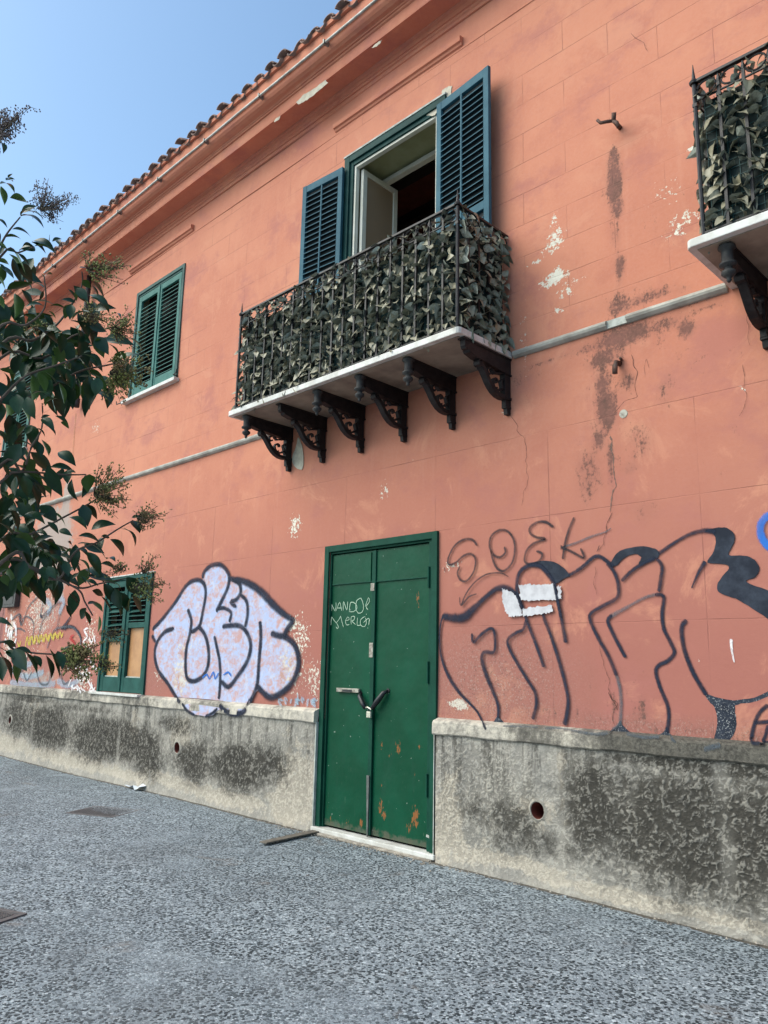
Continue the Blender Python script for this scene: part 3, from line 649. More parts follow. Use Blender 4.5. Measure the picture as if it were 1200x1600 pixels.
# roof: first course of tiles singly, the rest of the slope as one mass
def roof():
    sl_ = .36
    mb = MB(); mb.prism([(-.44, 8.12), (9.3, 8.12), (4.4, 8.12 + 4.9 * sl_)], 0, X0 - .1, X1 + .1)
    rf = part('roof', mb, M['tile'], house)
    mb = MB(); mb.prism([(-.50, 8.122), (-.50, 8.175), (.3, 8.46), (.3, 8.122)], 0, X0 - .05, X1 + .05); part('tile_bedding', mb, M['cornice'], rf)
    def half_tile(w0, w1, L, up_, th=.016, n=8):
        b = MB()
        for (y, w) in ((0, w0), (L, w1)):
            for rr in (1, 0):
                for k in range(n + 1):
                    a = math.pi * k / n; r_ = w - (0 if rr else th); s = 1 if up_ else -1
                    b.v.append((-r_ * math.cos(a), y, y * sl_ + s * r_ * math.sin(a) * .66))
        m = n + 1
        def q(i, j): return i * m + j
        for k in range(n):
            b.f += [(q(0, k), q(0, k + 1), q(2, k + 1), q(2, k)), (q(1, k), q(3, k), q(3, k + 1), q(1, k + 1)), (q(0, k), q(1, k), q(1, k + 1), q(0, k + 1)), (q(2, k), q(2, k + 1), q(3, k + 1), q(3, k))]
        return b
    cov = half_tile(.082, .068, .46, True).mesh('roof_tile', M['tile'], True); pan = half_tile(.075, .085, .46, False).mesh('roof_tile', M['tile'], True)
    r = random.Random(4); x = -29.5; cnt = 0
    while x < 3.2:
        o = link('roof_tile', cov, rf, (x + r.uniform(-.012, .012), -.548 + r.uniform(-.030, .03), 8.152 + r.uniform(-.008, .012))); o.rotation_euler = (r.uniform(-.05, .05), r.uniform(-.08, .08), r.uniform(-.06, .06))
        o = link('roof_tile', pan, rf, (x + .121, -.530 + r.uniform(-.02, .03), 8.150)); o.rotation_euler = (0, r.uniform(-.05, .05), r.uniform(-.03, .03))
        x += .243; cnt += 2
    st = MB(); r = random.Random(9)
    for row in range(1, 22):
        x = -29.5 + .02 * math.sin(row)
        while x < 3.2:
            yb = -.575 + row * .36; zb = 8.165 + row * .36 * sl_; b0 = len(st.v); dz = r.uniform(0, .015)
            for (y, w) in ((0, .082), (.44, .068)):
                for k in range(5): a = math.pi * k / 4; st.v.append((x - w * math.cos(a), yb + y, zb + dz + y * sl_ + w * math.sin(a) * .85))
            for k in range(4): st.f.append((b0 + k, b0 + k + 1, b0 + 6 + k, b0 + 5 + k))
            x += .243
    me = bpy.data.meshes.new('roof_tiles_beyond'); me.from_pydata(st.v, [], st.f); me.materials.append(M['tile'])
    o = link('roof_tiling', me, rf); o['kind'] = 'stuff'
roof()
# hood mouldings over the openings, string lines
def hood(x0, x1, zb, zt, step=True):
    prof = [(.0, zb - .01), (-.02, zb), (-.028, zb + .02), (-.048, zb + .028), (-.054, zt - .012), (-.04, zt), (.0, zt + .006)]
    mb = MB(); mb.prism(prof, 0, x0, x1); part('hood_moulding', mb, M['cornice'], house)
hood(-5.86, -4.05, 7.315, 7.40); hood(-10.55, -8.78, 7.315, 7.40); hood(-15.4, -13.7, 7.315, 7.40); hood(-.99, .82, 7.315, 7.40); hood(-20.4, -18.7, 7.315, 7.40)
sweep_x('fillet', [(.0, 7.275), (-.006, 7.279), (-.006, 7.287), (0, 7.291)], X0, X1, M['cornice'])
# string course at balcony level, broken where the water came down
prof = [(.0, 3.982), (-.018, 3.985), (-.040, 4.000), (-.046, 4.018), (-.040, 4.036), (-.022, 4.048), (.0, 4.052)]
for a, b in ((X0, -11.05), (-10.95, -6.60), (-3.50, -2.66), (-2.50, -1.78), (1.33, X1)): sweep_x('string_course', prof, a, b, M['band'], .6, .0015)
mb = MB(); mb.box(-2.66, -2.50, -.02, 0, 3.985, 4.045); part('string_course', mb, M['limew'], house, label='short broken white piece of the string course')

# ------------------------------------------------------------------ shutters and windows
slat_cache = {}
def slat_mesh(w, mat, d=.042):
    k = (round(w, 3), mat.name, d)
    if k not in slat_cache:
        b = MB(); b.prism([(-d / 2, -.020), (-d / 2, -.012), (d / 2, .020), (d / 2, .012)], 0, -w / 2, w / 2); slat_cache[k] = b.mesh('slat', mat)
    return slat_cache[k]
def shutter(xa, xb, z0, z1, y, mat, hinge=None, ang=0.0, mid=True, rod=True, pitch=.062, louvre_z=None, broken=(), label=None):
    """one louvred leaf, x from xa to xb in the plane y; hinge 'L' or 'R' turns it by ang about that edge"""
    th = .036; st = .062; w = xb - xa
    b = MB()
    b.box(xa, xa + st, y - th, y, z0, z1); b.box(xb - st, xb, y - th, y, z0, z1)
    b.box(xa + st, xb - st, y - th + .002, y - .002, z1 - .085, z1); b.box(xa + st, xb - st, y - th + .002, y - .002, z0, z0 + .15)
    lz0, lz1 = z0 + .15, z1 - .085
    if mid: zm = louvre_z or (z0 + z1) / 2; b.box(xa + st, xb - st, y - th + .002, y - .002, zm - .04, zm + .04)
    o = part('shutter', b, mat, house, bevel=.004, label=label)
    sm = slat_mesh(w - 2 * st - .004, mat); z = lz0 + .03; r = random.Random(int(abs(xa) * 10))
    kids = []
    while z < lz1 - .02:
        if not (mid and abs(z - zm) < .055) and not any(abs(z - q) < .02 for q in broken):
            s = link('slat', sm, o, ((xa + xb) / 2, y - th / 2, z)); s.rotation_euler = (r.uniform(-.05, .05), r.uniform(-.004, .004), 0); kids.append(s)
        z += pitch
    if hinge: b = MB(); b.box(xa + st - .01, xb - st + .01, y - .004, y + .006, lz0 - .01, lz1 + .01); part('gap_shade_sheet', b, M['gap_shade'], o)  # added dark sheet, stands in for the shade behind the open slats
    if rod:
        b = MB(); cx = (xa + xb) / 2; b.box(cx - .009, cx + .009, y - th - .006, y - th + .008, lz0 + .02, lz1 - .01); part('tilt_rod', b, mat, o)
    if hinge:
        px = xa if hinge == 'L' else xb
        o.matrix_parent_inverse = Matrix.Identity(4)
        o.matrix_local = Matrix.Translation((-HX, 0, 0)) @ Matrix.Translation((px, y, 0)) @ Matrix.Rotation(ang, 4, 'Z') @ Matrix.Translation((-px, -y, 0))
    return o
def frame_rect(name, x0, x1, z0, z1, w, y0, y1, mat, bottom=True, bevel=.004, label=None):
    b = MB(); b.box(x0, x0 + w, y0, y1, z0, z1); b.box(x1 - w, x1, y0, y1, z0, z1); b.box(x0 + w, x1 - w, y0 + .001, y1, z1 - w, z1)
    if bottom: b.box(x0 + w, x1 - w, y0 + .001, y1, z0, z0 + w)
    return part(name, b, mat, house, bevel=bevel, label=label)
def backing(o, y, mat, name='dark_room'):
    a, b, c, d = o; mb = MB(); mb.box(a, b, y, y + .02, c, d); return part(name, mb, mat, house)

M['gap_shade'] = simple('slat_gap_shade', (.008, .016, .020), .8, .2, 10)  # near-black colour painting the shade between open shutter and wall
def hook(x, z, right=1):
    b = MB(); b.tube([(x, .0, z), (x + .01 * right, -.07, z), (x + .10 * right, -.085, z - .004), (x + .115 * right, -.085, z + .045)], .008, 6); part('shutter_hook', b, M['iron'], house)
def closed_window(cx, w, z0, z1, lab):
    x0, x1 = cx - w / 2, cx + w / 2; o = (x0 + .045, x1 - .045, z0 + .04, z1 - .04)
    frame_rect('window_frame', x0, x1, z0, z1, .05, -.022, .03, M['teal_dark'], False)
    frame_rect('window_frame', x0 + .05, x1 - .05, z0, z1 - .05, .03, -.006, .05, M['teal_dark'], False)
    xm = (x0 + x1) / 2
    shutter(x0 + .082, xm - .002, z0 + .015, z1 - .09, .028, M['teal'], mid=False, rod=False, broken=(z1 - .24,), label='faded teal louvred shutter, closed')
    shutter(xm + .002, x1 - .082, z0 + .015, z1 - .09, .028, M['teal'], mid=False, rod=False, label='faded teal louvred shutter, closed')
    b = MB(); b.box(xm - .02, xm + .02, -.022, -.007, z0 + .02, z1 - .1); part('astragal', b, M['teal'], house, bevel=.003)
    b = MB(); b.box(x0 - .10, x1 + .04, -.075, .02, z0 - .05, z0 - .002); part('window_sill', b, M['marble'], house, bevel=.006)
    reveal(o, .35, M['room']); backing(o, .16, M['void'])
    hook(x1 + .0, z0 + .03); hook(x0 - .10, z0 - .03, -1)
closed_window(-9.583, 1.335, 5.21, 6.88, '')
closed_window(-14.60, 1.20, 5.21, 6.88, ''); closed_window(-19.65, 1.20, 5.21, 6.88, '')

# low window: half louvred, lower part boarded with wood
def low_window():
    x0, x1, z0, z1 = -10.385, -9.112, 1.095, 2.625
    frame_rect('window_frame', x0, x1, z0, z1, .05, -.028, .03, M['low_green'], False, label='worn green frame of the ground floor window')
    b = MB(); b.box(x0 - .03, x1 + .03, -.034, .0, z1 + .001, z1 + .016); part('lintel_strip', b, M['marble'], house)
    b = MB(); b.box(x0 - .06, x1 + .0, -.105, .0, z0 - .03, z0); part('window_sill', b, M['marble'], house, bevel=.004)
    xm = (x0 + x1) / 2 - .01
    for (a, c, zp) in ((x0 + .05, xm - .002, 1.76), (xm + .002, x1 - .05, 1.93)):
        b = MB(); y0, y1 = -.012, .03; st = .085
        b.box(a, a + st, y0, y1, z0 + .01, z1 - .055); b.box(c - st, c, y0, y1, z0 + .01, z1 - .055)
        b.box(a + st, c - st, y0 + .002, y1 - .002, z0 + .01, z0 + .20); b.box(a + st, c - st, y0 + .002, y1 - .002, z1 - .14, z1 - .055)
        b.box(a + st, c - st, y0 + .002, y1 - .002, zp, zp + .07)
        o = part('shutter', b, M['low_green'], house, bevel=.004, label='green shutter with louvres above and a wood panel below')
        sm = slat_mesh(c - a - 2 * st - .004, M['low_green'], .05); z = zp + .10; r = random.Random(3)
        while z < z1 - .16:
            s = link('slat', sm, o, ((a + c) / 2, .01, z)); s.rotation_euler = (r.uniform(-.5, .3), r.uniform(-.03, .03), 0); z += .062
        b = MB(); b.box(a + st, c - st, .034, .045, z0 + .20, zp); part('wood_panel', b, M['wood_in'], o)
        b = MB(); b.box(a + st, c - st, .012, .033, z0 + .20, z0 + .215); part('bead', b, M['limew'], o)
    b = MB(); b.box(xm - .018, xm + .018, -.026, -.013, z0 + .02, z1 - .06); part('astragal', b, M['low_green'], house, bevel=.003)
    reveal(OPEN['low_win'], .35, M['room']); backing(OPEN['low_win'], .16, M['void'])
low_window()

# balcony door with its open shutters
def balcony_door(dx, ang_l, ang_r, is_open=True):
    x0, x1, zt, zb = -5.665 + dx, -4.245 + dx, 6.875, 4.05
    a, b_, c, d = OPEN['balcony_door']; o = (a + dx, b_ + dx, c, d)
    frame_rect('door_frame', x0, x1, zb, zt, .075, -.030, .03, M['frame_green'], False, label='dark green outer frame of the balcony door')
    frame_rect('door_frame', x0 + .075, x1 - .075, zb, zt - .075, .045, -.008, .06, M['frame_green'], False)
    b = MB(); b.box(x0 - .01, x1 + .01, -.036, 0, zt + .001, zt + .02); part('lintel_strip', b, M['limew'], house)
    reveal(o, .47, M['olive'])
    frame_rect('inner_frame', x0 + .121, x1 - .121, zb, zt - .121, .028, .01, .06, M['cream'], False, label='cream inner door frame')
    frame_rect('inner_frame', o[0], o[1], zb, zt - .11, .05, .40, .47, M['cream'], False)
    # glazed leaf standing open into the room
    lx = x0 + .16; z0, z1 = zb + .03, zt - .16; y0, y1 = .07, .60; w = .06
    lf = MB(); lf.box(lx, lx + .04, y0, y0 + w, z0, z1); lf.box(lx, lx + .04, y1 - w, y1, z0, z1); lf.box(lx + .002, lx + .038, y0 + w, y1 - w, z1 - w, z1); lf.box(lx + .002, lx + .038, y0 + w, y1 - w, z0, z0 + .5)
    lo = part('casement', lf, M['cream'], house, bevel=.005, label='cream glazed leaf standing open into the room')
    g = MB(); g.box(lx + .017, lx + .023, y0 + w, y1 - w, z0 + .5, z1 - w); part('pane', g, M['glass'], lo)
    # shutters folded back against the wall
    if not is_open:
        shutter(x0 + .08, (x0 + x1) / 2 - .002, zb + .02, zt - .08, .028, M['blue_green']); shutter((x0 + x1) / 2 + .002, x1 - .08, zb + .02, zt - .08, .028, M['blue_green'])
        return
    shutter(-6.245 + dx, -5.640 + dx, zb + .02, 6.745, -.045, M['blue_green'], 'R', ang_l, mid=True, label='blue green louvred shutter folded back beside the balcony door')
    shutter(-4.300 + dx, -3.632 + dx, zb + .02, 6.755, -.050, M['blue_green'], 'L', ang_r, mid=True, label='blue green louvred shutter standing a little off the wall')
    # the room behind
    rx0, rx1, ry1, rz1 = x0 - 1.2, x1 + 1.6, 4.2, 7.25
    r_ = MB()
    r_.box(rx0, rx1, ry1, ry1 + .05, zb - .05, rz1); r_.box(rx0 - .05, rx0, .47, ry1, zb - .05, rz1); r_.box(rx1, rx1 + .05, .47, ry1, zb - .05, rz1); r_.box(rx0, rx1, .47, ry1, zb - .05, zb)
    r_.box(rx0, o[0] - .016, .47, .49, zb, rz1); r_.box(o[1] + .016, rx1, .47, .49, zb, rz1); r_.box(o[0] - .016, o[1] + .016, .47, .49, o[3] + .016, rz1)
    part('room', r_, M['room'], house)
    cb = MB(); cb.box(rx0, rx1, .49, ry1, rz1, rz1 + .05); cl = part('room_ceiling', cb, M['ceil'], house)
    for k in range(5): q = MB(); q.box(rx0, rx1, .9 + k * .7, 1.04 + k * .7, rz1 - .14, rz1 - .001); part('ceiling_beam', q, M['beam'], cl)
balcony_door(0.0, R(5), R(-6))
balcony_door(4.84, 0, 0, False)

# far-left dull red door, its meter box and cable
a, b_, c, d = OPEN['pink_door']; o = OPEN['pink_door']; reveal(o, .22, M['cornice'])
mb = MB(); mb.box(a + .001, b_ - .001, .10, .15, c, d); dd = part('red_door', mb, M['pinkdoor'], house, label='dull dark red door at the far end of the wall')
for k in range(5):
    mb = MB(); w = (b_ - a - .1) / 5; mb.box(a + .05 + k * w + .006, a + .05 + (k + 1) * w - .006, .085, .101, c + .05, d - .05); part('board', mb, M['pinkdoor'], dd, bevel=.003)
b_ = MB(); b_.box(-14.05, -13.50, -.09, .0, 2.36, 2.70); mbx = part('meter_box', b_, M['darkbox'], house, bevel=.01, label='small dark grey meter box')
b_ = MB(); b_.box(-13.98, -13.57, -.096, -.0905, 2.41, 2.65); part('lid', b_, M['darkbox'], mbx, bevel=.002)
b_ = MB(); b_.tube([(x, -.02, 2.97 + .004 * math.sin(5 * x)) for x in grid_lines(-17.5, -13.6, .3)] + [(-13.55, -.02, 2.93), (-13.55, -.03, 2.69)], .013, 6); part('cable', b_, M['black'], house)
# downpipe stub
b_ = MB(); q0 = W(119, 632, -.09); x = -11.86; b_.tube([(x, -.09, 7.72), (x, -.09, 5.60)], .042, 10); b_.tube([(x, -.09, 5.60), (x, -.09, 5.46)], .055, 10)
part('downpipe', b_, M['castgrey'], house, True, label='short grey downpipe that ends above the string course')

# iron fixings
def fixing(px, py, kind):
    x, z = W(px, py, -.04); b = MB()
    if kind:
        b.tube([(x, .0, z), (x, -.10, z + .01), (x + .02, -.13, z + .05)], .018, 8); b.tube([(x - .01, -.10, z + .012), (x - .10, -.12, z + .03), (x - .12, -.13, z + .06)], .013, 8)
        b.tube([(x, -.10, z + .0), (x + .03, -.11, z - .03), (x + .04, -.11, z - .075)], .015, 8)
    else:
        b.tube([(x, .0, z + .04), (x, -.06, z + .03), (x + .004, -.085, z + .0), (x, -.085, z - .06)], .020, 8); b.tube([(x + .01, .0, z + .07), (x + .03, -.05, z + .06)], .012, 6)
    part('iron_hook', b, M['rusty'], house, True, label='rusty three pronged iron hook in the upper wall' if kind else 'rusty iron stub below the string course')
M['rusty'] = simple('rusty_iron', (.060, .040, .036), .7, .4, 40, (.13, .065, .045), .5, .2)
fixing(965, 196, 1); fixing(965, 574, 0)
x, z = W(975, 647); b_ = MB(); b_.tube([(x, .001, z), (x, -.010, z)], .032, 14); part('metal_disc', b_, M['zincl'], house)

# ------------------------------------------------------------------ front door
def front_door():
    x0, x1, z0, z1 = -5.765, -4.308, .045, 2.640
    b = MB(); w = .062
    b.box(x0, x0 + w, -.075, .03, z0, z1); b.box(x1 - w, x1, -.075, .03, z0, z1); b.box(x0 + w, x1 - w, -.074, .03, z1 - w, z1)
    fr = part('door_frame', b, M['door_frame'], house, bevel=.004, label='green frame of the locked front door')
    b = MB(); b.box(x0 + w, x0 + w + .02, -.050, .03, z0, z1 - w - .02); b.box(x1 - w - .045, x1 - w, -.055, .03, z0, z1 - w - .02); b.box(x0 + w, x1 - w, -.049, .03, z1 - w - .02, z1 - w)
    part('door_stop', b, M['door_frame'], fr, bevel=.003)
    xm = -5.085; xl, xr = x0 + w + .021, x1 - w - .046
    # the leaves as fine sheets, slightly dented
    rust = blobs([(*W(*q), rx, rz, a) for q, rx, rz, a in (((650, 935), .018, .10, .8), ((628, 945), .01, .03, .5), ((593, 1166), .02, .06, .55), ((619, 1168), .05, .07, .68), ((652, 1166), .04, .03, .6), ((606, 1181), .03, .03, .5), ((594, 1228), .02, .04, .6), ((627, 1236), .02, .03, .6),
                                                      ((592, 1262), .035, .09, .78), ((597, 1275), .03, .05, .8), ((646, 1275), .05, .12, .82), ((634, 1294), .05, .06, .7), ((509, 1262), .02, .05, .55), ((514, 1280), .04, .04, .7), ((561, 1287), .04, .05, .7), ((540, 1285), .07, .03, .6), ((644, 1213), .03, .03, .5))])
    leaves = []
    for (a, c, y, nm) in ((xl, xm - .004, -.030, 'left'), (xm + .004, xr, -.026, 'right')):
        o = wall_grid('door_leaf', grid_lines(a, c, .02), [z0 + .02] + grid_lines(z0 + .05, z1 - w - .03, .03), lambda X, Z, y=y: y + .0018 * np.sin(X * 7 + Z * 2.1) * np.sin(Z * 3.3 + X), M['door'], [], dict(rust=rust), house)
        o['label'] = 'green sheet metal door leaf with pale scribbles' if nm == 'left' else 'green sheet metal door leaf with orange rust patches'
        e = MB(); e.box(a, c, y + .006, y + .035, z0 + .02, z1 - w - .03); part('core', e, M['door'], o); leaves.append((o, a, c, y))
    for (o, a, c, y), zz in zip(leaves, (2.262, 2.258)):
        # the upper panel folds out a little over the lower sheet
        b = MB(); b.box(a + .012, c - (.055 if o is leaves[0][0] else .012), y - .010, y - .003, zz, z1 - w - .045); part('top_panel', b, M['door'], o, bevel=.002)
        b = MB(); b.box(a + .005, c - .005, y - .014, y - .004, zz - .008, zz + .002); part('panel_bead', b, M['door_frame'], o, bevel=.002)
    b = MB(); b.box(xm - .030, xm + .016, -.050, -.032, z0 + .02, z1 - w - .035); part('astragal', b, M['door_frame'], leaves[0][0], bevel=.003)
    for z in (2.20, 1.63): b = MB(); b.box(xm - .042, xm + .006, -.056, -.0505, z - (.03 if z > 2 else .06), z + (.04 if z > 2 else .07)); part('bare_plate', b, M['zincl'], leaves[0][0], bevel=.002)
    b = MB(); b.prism([(-5.115, .555), (-5.083, .555), (-5.086, .052), (-5.095, .052)], 1, -.062, -.050); part('metal_strip', b, M['zinc'], leaves[0][0])
    for z in (2.25, 1.45, .55): b = MB(); b.tube([(xr + .006, -.062, z - .09), (xr + .006, -.062, z + .09)], .011, 8); part('hinge', b, M['door_frame'], leaves[1][0])
    b = MB(); zh = 1.272; b.box(-5.545, -5.245, -.062, -.036, zh - .018, zh + .018); h = part('handle_plate', b, M['zincl'], leaves[0][0], bevel=.004, label='worn pale metal bar across the left leaf')
    b = MB(); b.box(-5.46, -5.33, -.0645, -.0622, zh - .014, zh + .006); part('handle_gap', b, M['black'], leaves[0][0])
    # holes that the chain passes through
    for (x, z) in ((-5.245, 1.25), (-4.90, 1.285)): b = MB(); b.tube([(x, -.034, z), (x, -.030, z)], .02, 10); part('chain_hole', b, M['black'], leaves[0][0])
    # whitewash run along the hinge side and at the foot
    for pts in (((667, 1210), (669, 1240), (668, 1290), (672, 1325), (668, 1326), (664, 1290), (666, 1240)), ((660, 1305), (668, 1309), (667, 1313), (659, 1309)), ((671, 1290), (674, 1325), (676, 1326), (674, 1300))):
        flat_poly('white_drip', [W(*q, -.058) for q in pts], -.058, M['limew'], fr, .003, .002, 3)
    # marble threshold and mortar
    b = MB(); b.box(x0 - .02, x1 + .02, -.062, .06, .005, z0); t_ = part('threshold', b, M['marble'], house, bevel=.008, label='white marble threshold under the green door')
    b = MB(); b.box(x0 + .0, x1 - .0, -.095, .0, -.01, .006); part('threshold_bed', b, M['crumb'], t_, bevel=.003)
    mb = MB(); mb.box(OPEN['door'][0], OPEN['door'][1], .06, .08, .04, 2.58); part('door_lining', mb, M['void'], house)
    mb = MB(); mb.box(x0 - .015, x0 - .001, -.05, .0, .02, .97); part('whitewashed_reveal', mb, M['limew'], house); mb = MB(); mb.box(x1 + .001, x1 + .008, -.05, .0, .02, .97); part('whitewashed_reveal', mb, M['limew'], house)
_before = set(bpy.data.objects)
front_door()
for _o in set(bpy.data.objects) - _before:
    if _o.parent == house and not _o.name.startswith(('threshold', 'whitewashed')): _o.location.y += .05

# chain and padlock: a thing of their own, hung through the door
_LY = .05
lock = thing('padlock', 'pale padlock hanging from a black sheathed chain on the green door', 'padlock', (-5.08, -.08, 1.09))
ch = MB(); ch.tube([(-5.245, -.036, 1.25), (-5.225, -.065, 1.225), (-5.17, -.075, 1.16), (-5.135, -.078, 1.125)], [.014, .020, .022, .016], 8)
ch.tube([(-4.90, -.034, 1.285), (-4.925, -.062, 1.265), (-4.99, -.072, 1.19), (-5.05, -.076, 1.125)], [.010, .022, .026, .018], 8); part('chain_sheath', ch, M['black'], lock, True)
ch = MB(); ch.tube([(-5.14, -.078, 1.128), (-5.10, -.080, 1.135), (-5.06, -.080, 1.118)], .006, 6); part('chain_link', ch, M['brass'], lock)
ch = MB(); ch.box(-5.108, -5.056, -.090, -.068, 1.045, 1.098); part('lock_body', ch, M['brass'], lock, bevel=.005)
ch = MB(); ch.tube([(-5.098, -.079, 1.096), (-5.098, -.079, 1.118), (-5.090, -.079, 1.130), (-5.074, -.079, 1.130), (-5.066, -.079, 1.118), (-5.066, -.079, 1.096)], .0045, 6); part('shackle', ch, M['zinc'], lock)

for _o in list(lock.children): _o.location.y += _LY

# ------------------------------------------------------------------ balconies
BX0, BX1, BY, BZT, BZB = -6.60, -3.52, -.70, 4.045, 3.990
def bracket_mesh():
    """cast iron console in the plane x = 0, thickness along x"""
    b = MB(); t = .024
    top = [(0, 3.988), (-.575, 3.988), (-.600, 3.975), (-.600, 3.925), (-.585, 3.905), (-.55, 3.90), (-.53, 3.880), (-.46, 3.872), (-.40, 3.868), (-.0, 3.845)]
    b.prism(top, 0, -t, t)
    b.prism([(-.56, 3.901), (-.545, 3.884), (-.46, 3.866), (-.36, 3.862), (0, 3.838), (0, 3.85), (-.4, 3.872), (-.5, 3.878)], 0, -t - .010, t + .010)
    b.box(-t - .008, t + .008, -.62, -.0, 3.974, 3.9895)
    def arc(pts, w, tt): # flat bar following pts in the yz plane
        n = len(pts)
        L = []; Rr = []
        for i, (y, z) in enumerate(pts):
            a = Vector(pts[max(i - 1, 0)]); c = Vector(pts[min(i + 1, n - 1)]); d = (c - a).normalized(); nn = Vector((-d.y, d.x)); ww = w[i] if isinstance(w, list) else w
            L.append((y + nn.x * ww / 2, z + nn.y * ww / 2)); Rr.append((y - nn.x * ww / 2, z - nn.y * ww / 2))
        for i in range(n - 1): b.prism([L[i], L[i + 1], Rr[i + 1], Rr[i]], 0, -tt, tt)
    out = [(-.400, 3.852), (-.385, 3.832), (-.350, 3.800), (-.320, 3.765), (-.290, 3.725), (-.255, 3.690), (-.215, 3.662), (-.170, 3.645), (-.125, 3.640), (-.085, 3.642)]
    arc(out, .034, t + .004)
    sp = [(-.400 + (.030 - .0035 * k) * math.cos(2.2 + k * .75), 3.838 + (.030 - .0035 * k) * math.sin(2.2 + k * .75)) for k in range(8)]; arc(sp, .013, t + .006)
    arc([(-.052, 3.86), (-.052, 3.64)], .075, t + .002)
    b.box(-t - .006, t + .006, -.085, -.0, 3.630, 3.652); b.box(-t + .004, t - .004, -.075, -.0, 3.575, 3.632); b.box(-t, t, -.070, 0, 3.560, 3.576)
    b.prism([(0, 3.56), (-.055, 3.56), (-.048, 3.51), (0, 3.51)], 0, -.018, .018)
    cy, cz = -.180, 3.745
    sp = [(cy + (.078 - .0062 * k) * math.cos(-.4 - k * .52), cz + (.078 - .0062 * k) * math.sin(-.4 - k * .52)) for k in range(12)]; arc(sp, .014, t - .006)
    sp = [(-.275 + (.038 - .004 * k) * math.cos(1.2 + k * .7), 3.805 + (.038 - .004 * k) * math.sin(1.2 + k * .7)) for k in range(8)]; arc(sp, .012, t - .006)
    arc([(-.24, 3.84), (-.205, 3.815), (-.16, 3.83), (-.11, 3.84)], .014, t - .006); arc([(-.088, 3.80), (-.12, 3.77), (-.10, 3.72), (-.09, 3.68)], .012, t - .006); arc([(-.19, 3.665), (-.20, 3.69), (-.175, 3.70)], .014, t - .006)
    return b.mesh('bracket', M['castiron'])
def drop_mesh():
    prof = [(.050, .0), (.052, -.012), (.034, -.024), (.034, -.105), (.050, -.110), (.050, -.124), (.024, -.134), (.022, -.150), (.040, -.160), (.042, -.178), (.024, -.196), (.012, -.205), (.016, -.216), (.008, -.230)]
    return MB().lathe(prof[::-1], (0, 0, 0), 14).mesh('bracket_drop', M['castgrey'], True)
bar_m = MB(); bar_m.box(-.009, .009, -.009, .009, 4.047, 5.03); bar_m.lathe([(.012, 0), (.014, .02), (.008, .045), (.003, .075)], (0, 0, 5.03), 6); bar_m.box(-.014, .014, -.014, .014, 4.93, 4.952); bar_m = bar_m.mesh('baluster', M['iron'])
br_m = bracket_mesh(); dr_m = drop_mesh()
ring_m = MB(); ring_m.tube([(.058 * math.cos(2 * math.pi * k / 20), 0, .050 * math.sin(2 * math.pi * k / 20)) for k in range(20)], .0065, 6, True); ring_m = ring_m.mesh('ring', M['iron'])
cl_m = MB(); cl_m.tube([(-.028, 0, .0), (-.02, 0, .018), (0, 0, .028), (.02, 0, .018), (.028, 0, .0), (.014, 0, -.012)], .005, 5); cl_m = cl_m.mesh('scroll', M['iron'])
RX0, RX1, RY = -6.50, -3.565, -.665
def balcony(dx, drops, lab):
    b = MB(); r = .03
    poly = [(BX0, .0), (BX0, BY + r), (BX0 + .01, BY + .01), (BX0 + r, BY), (BX1 - r, BY), (BX1 - .01, BY + .01), (BX1, BY + r), (BX1, .0)]
    b.prism(poly, 2, BZB + .002, BZT)
    o = part('balcony', b, M['marble'], house, bevel=.006, label=lab); o.location.x = dx
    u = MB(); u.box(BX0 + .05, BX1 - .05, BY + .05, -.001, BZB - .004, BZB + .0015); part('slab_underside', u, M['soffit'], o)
    for i, x in enumerate((-6.40, -5.853, -5.289, -4.721, -4.145, -3.565)):
        k = link('bracket', br_m, o, (x, 0, 0))
        if drops[i]: link('bracket_drop', dr_m, o, (x, -.59, 3.975))
        else: k['label'] = 'iron bracket that has lost its turned drop'
    n = 20
    for i in range(n + 1):
        x = RX0 + (RX1 - RX0) * i / n; link('baluster', bar_m, o, (x, RY, 0))
    for i in range(n): link('ring', ring_m, o, (RX0 + (RX1 - RX0) * (i + .5) / n, RY, 5.035))
    for side in (RX0, RX1):
        for k in range(1, 5): link('baluster', bar_m, o, (side, RY + k * .133, 0))
        for k in range(5): q = link('ring', ring_m, o, (side, RY + (k + .5) * .133, 5.035)); q.rotation_euler.z = R(90)
    hb = MB(); e = .014
    for z0, z1, w in ((5.095, 5.115, .016), (4.965, 4.975, .006), (4.060, 4.074, .010)):
        hb.box(RX0 - w, RX1 + w, RY - w, RY + w, z0, z1); hb.box(RX0 - w, RX0 + w, RY + w, -.001, z0, z1); hb.box(RX1 - w, RX1 + w, RY + w, -.001, z0, z1)
    part('handrail', hb, M['iron'], o, bevel=.003)
    for x in (RX0, RX1):
        c = MB(); c.tube([(x, RY, 4.047), (x, RY, 5.09)], .014, 8); c.lathe([(.026, 0), (.030, .014), (.016, .03), (.012, .04), (.008, .075), (.002, .14)], (x, RY, 5.095), 10); part('corner_post', c, M['iron'], o)
    return o
bal1 = balcony(0, (1, 0, 1, 1, 1, 0), 'balcony with white marble slab on six iron brackets')
bal2 = balcony(4.84, (1, 0, 1, 1, 1, 1), 'second balcony, with only its near end in the picture')

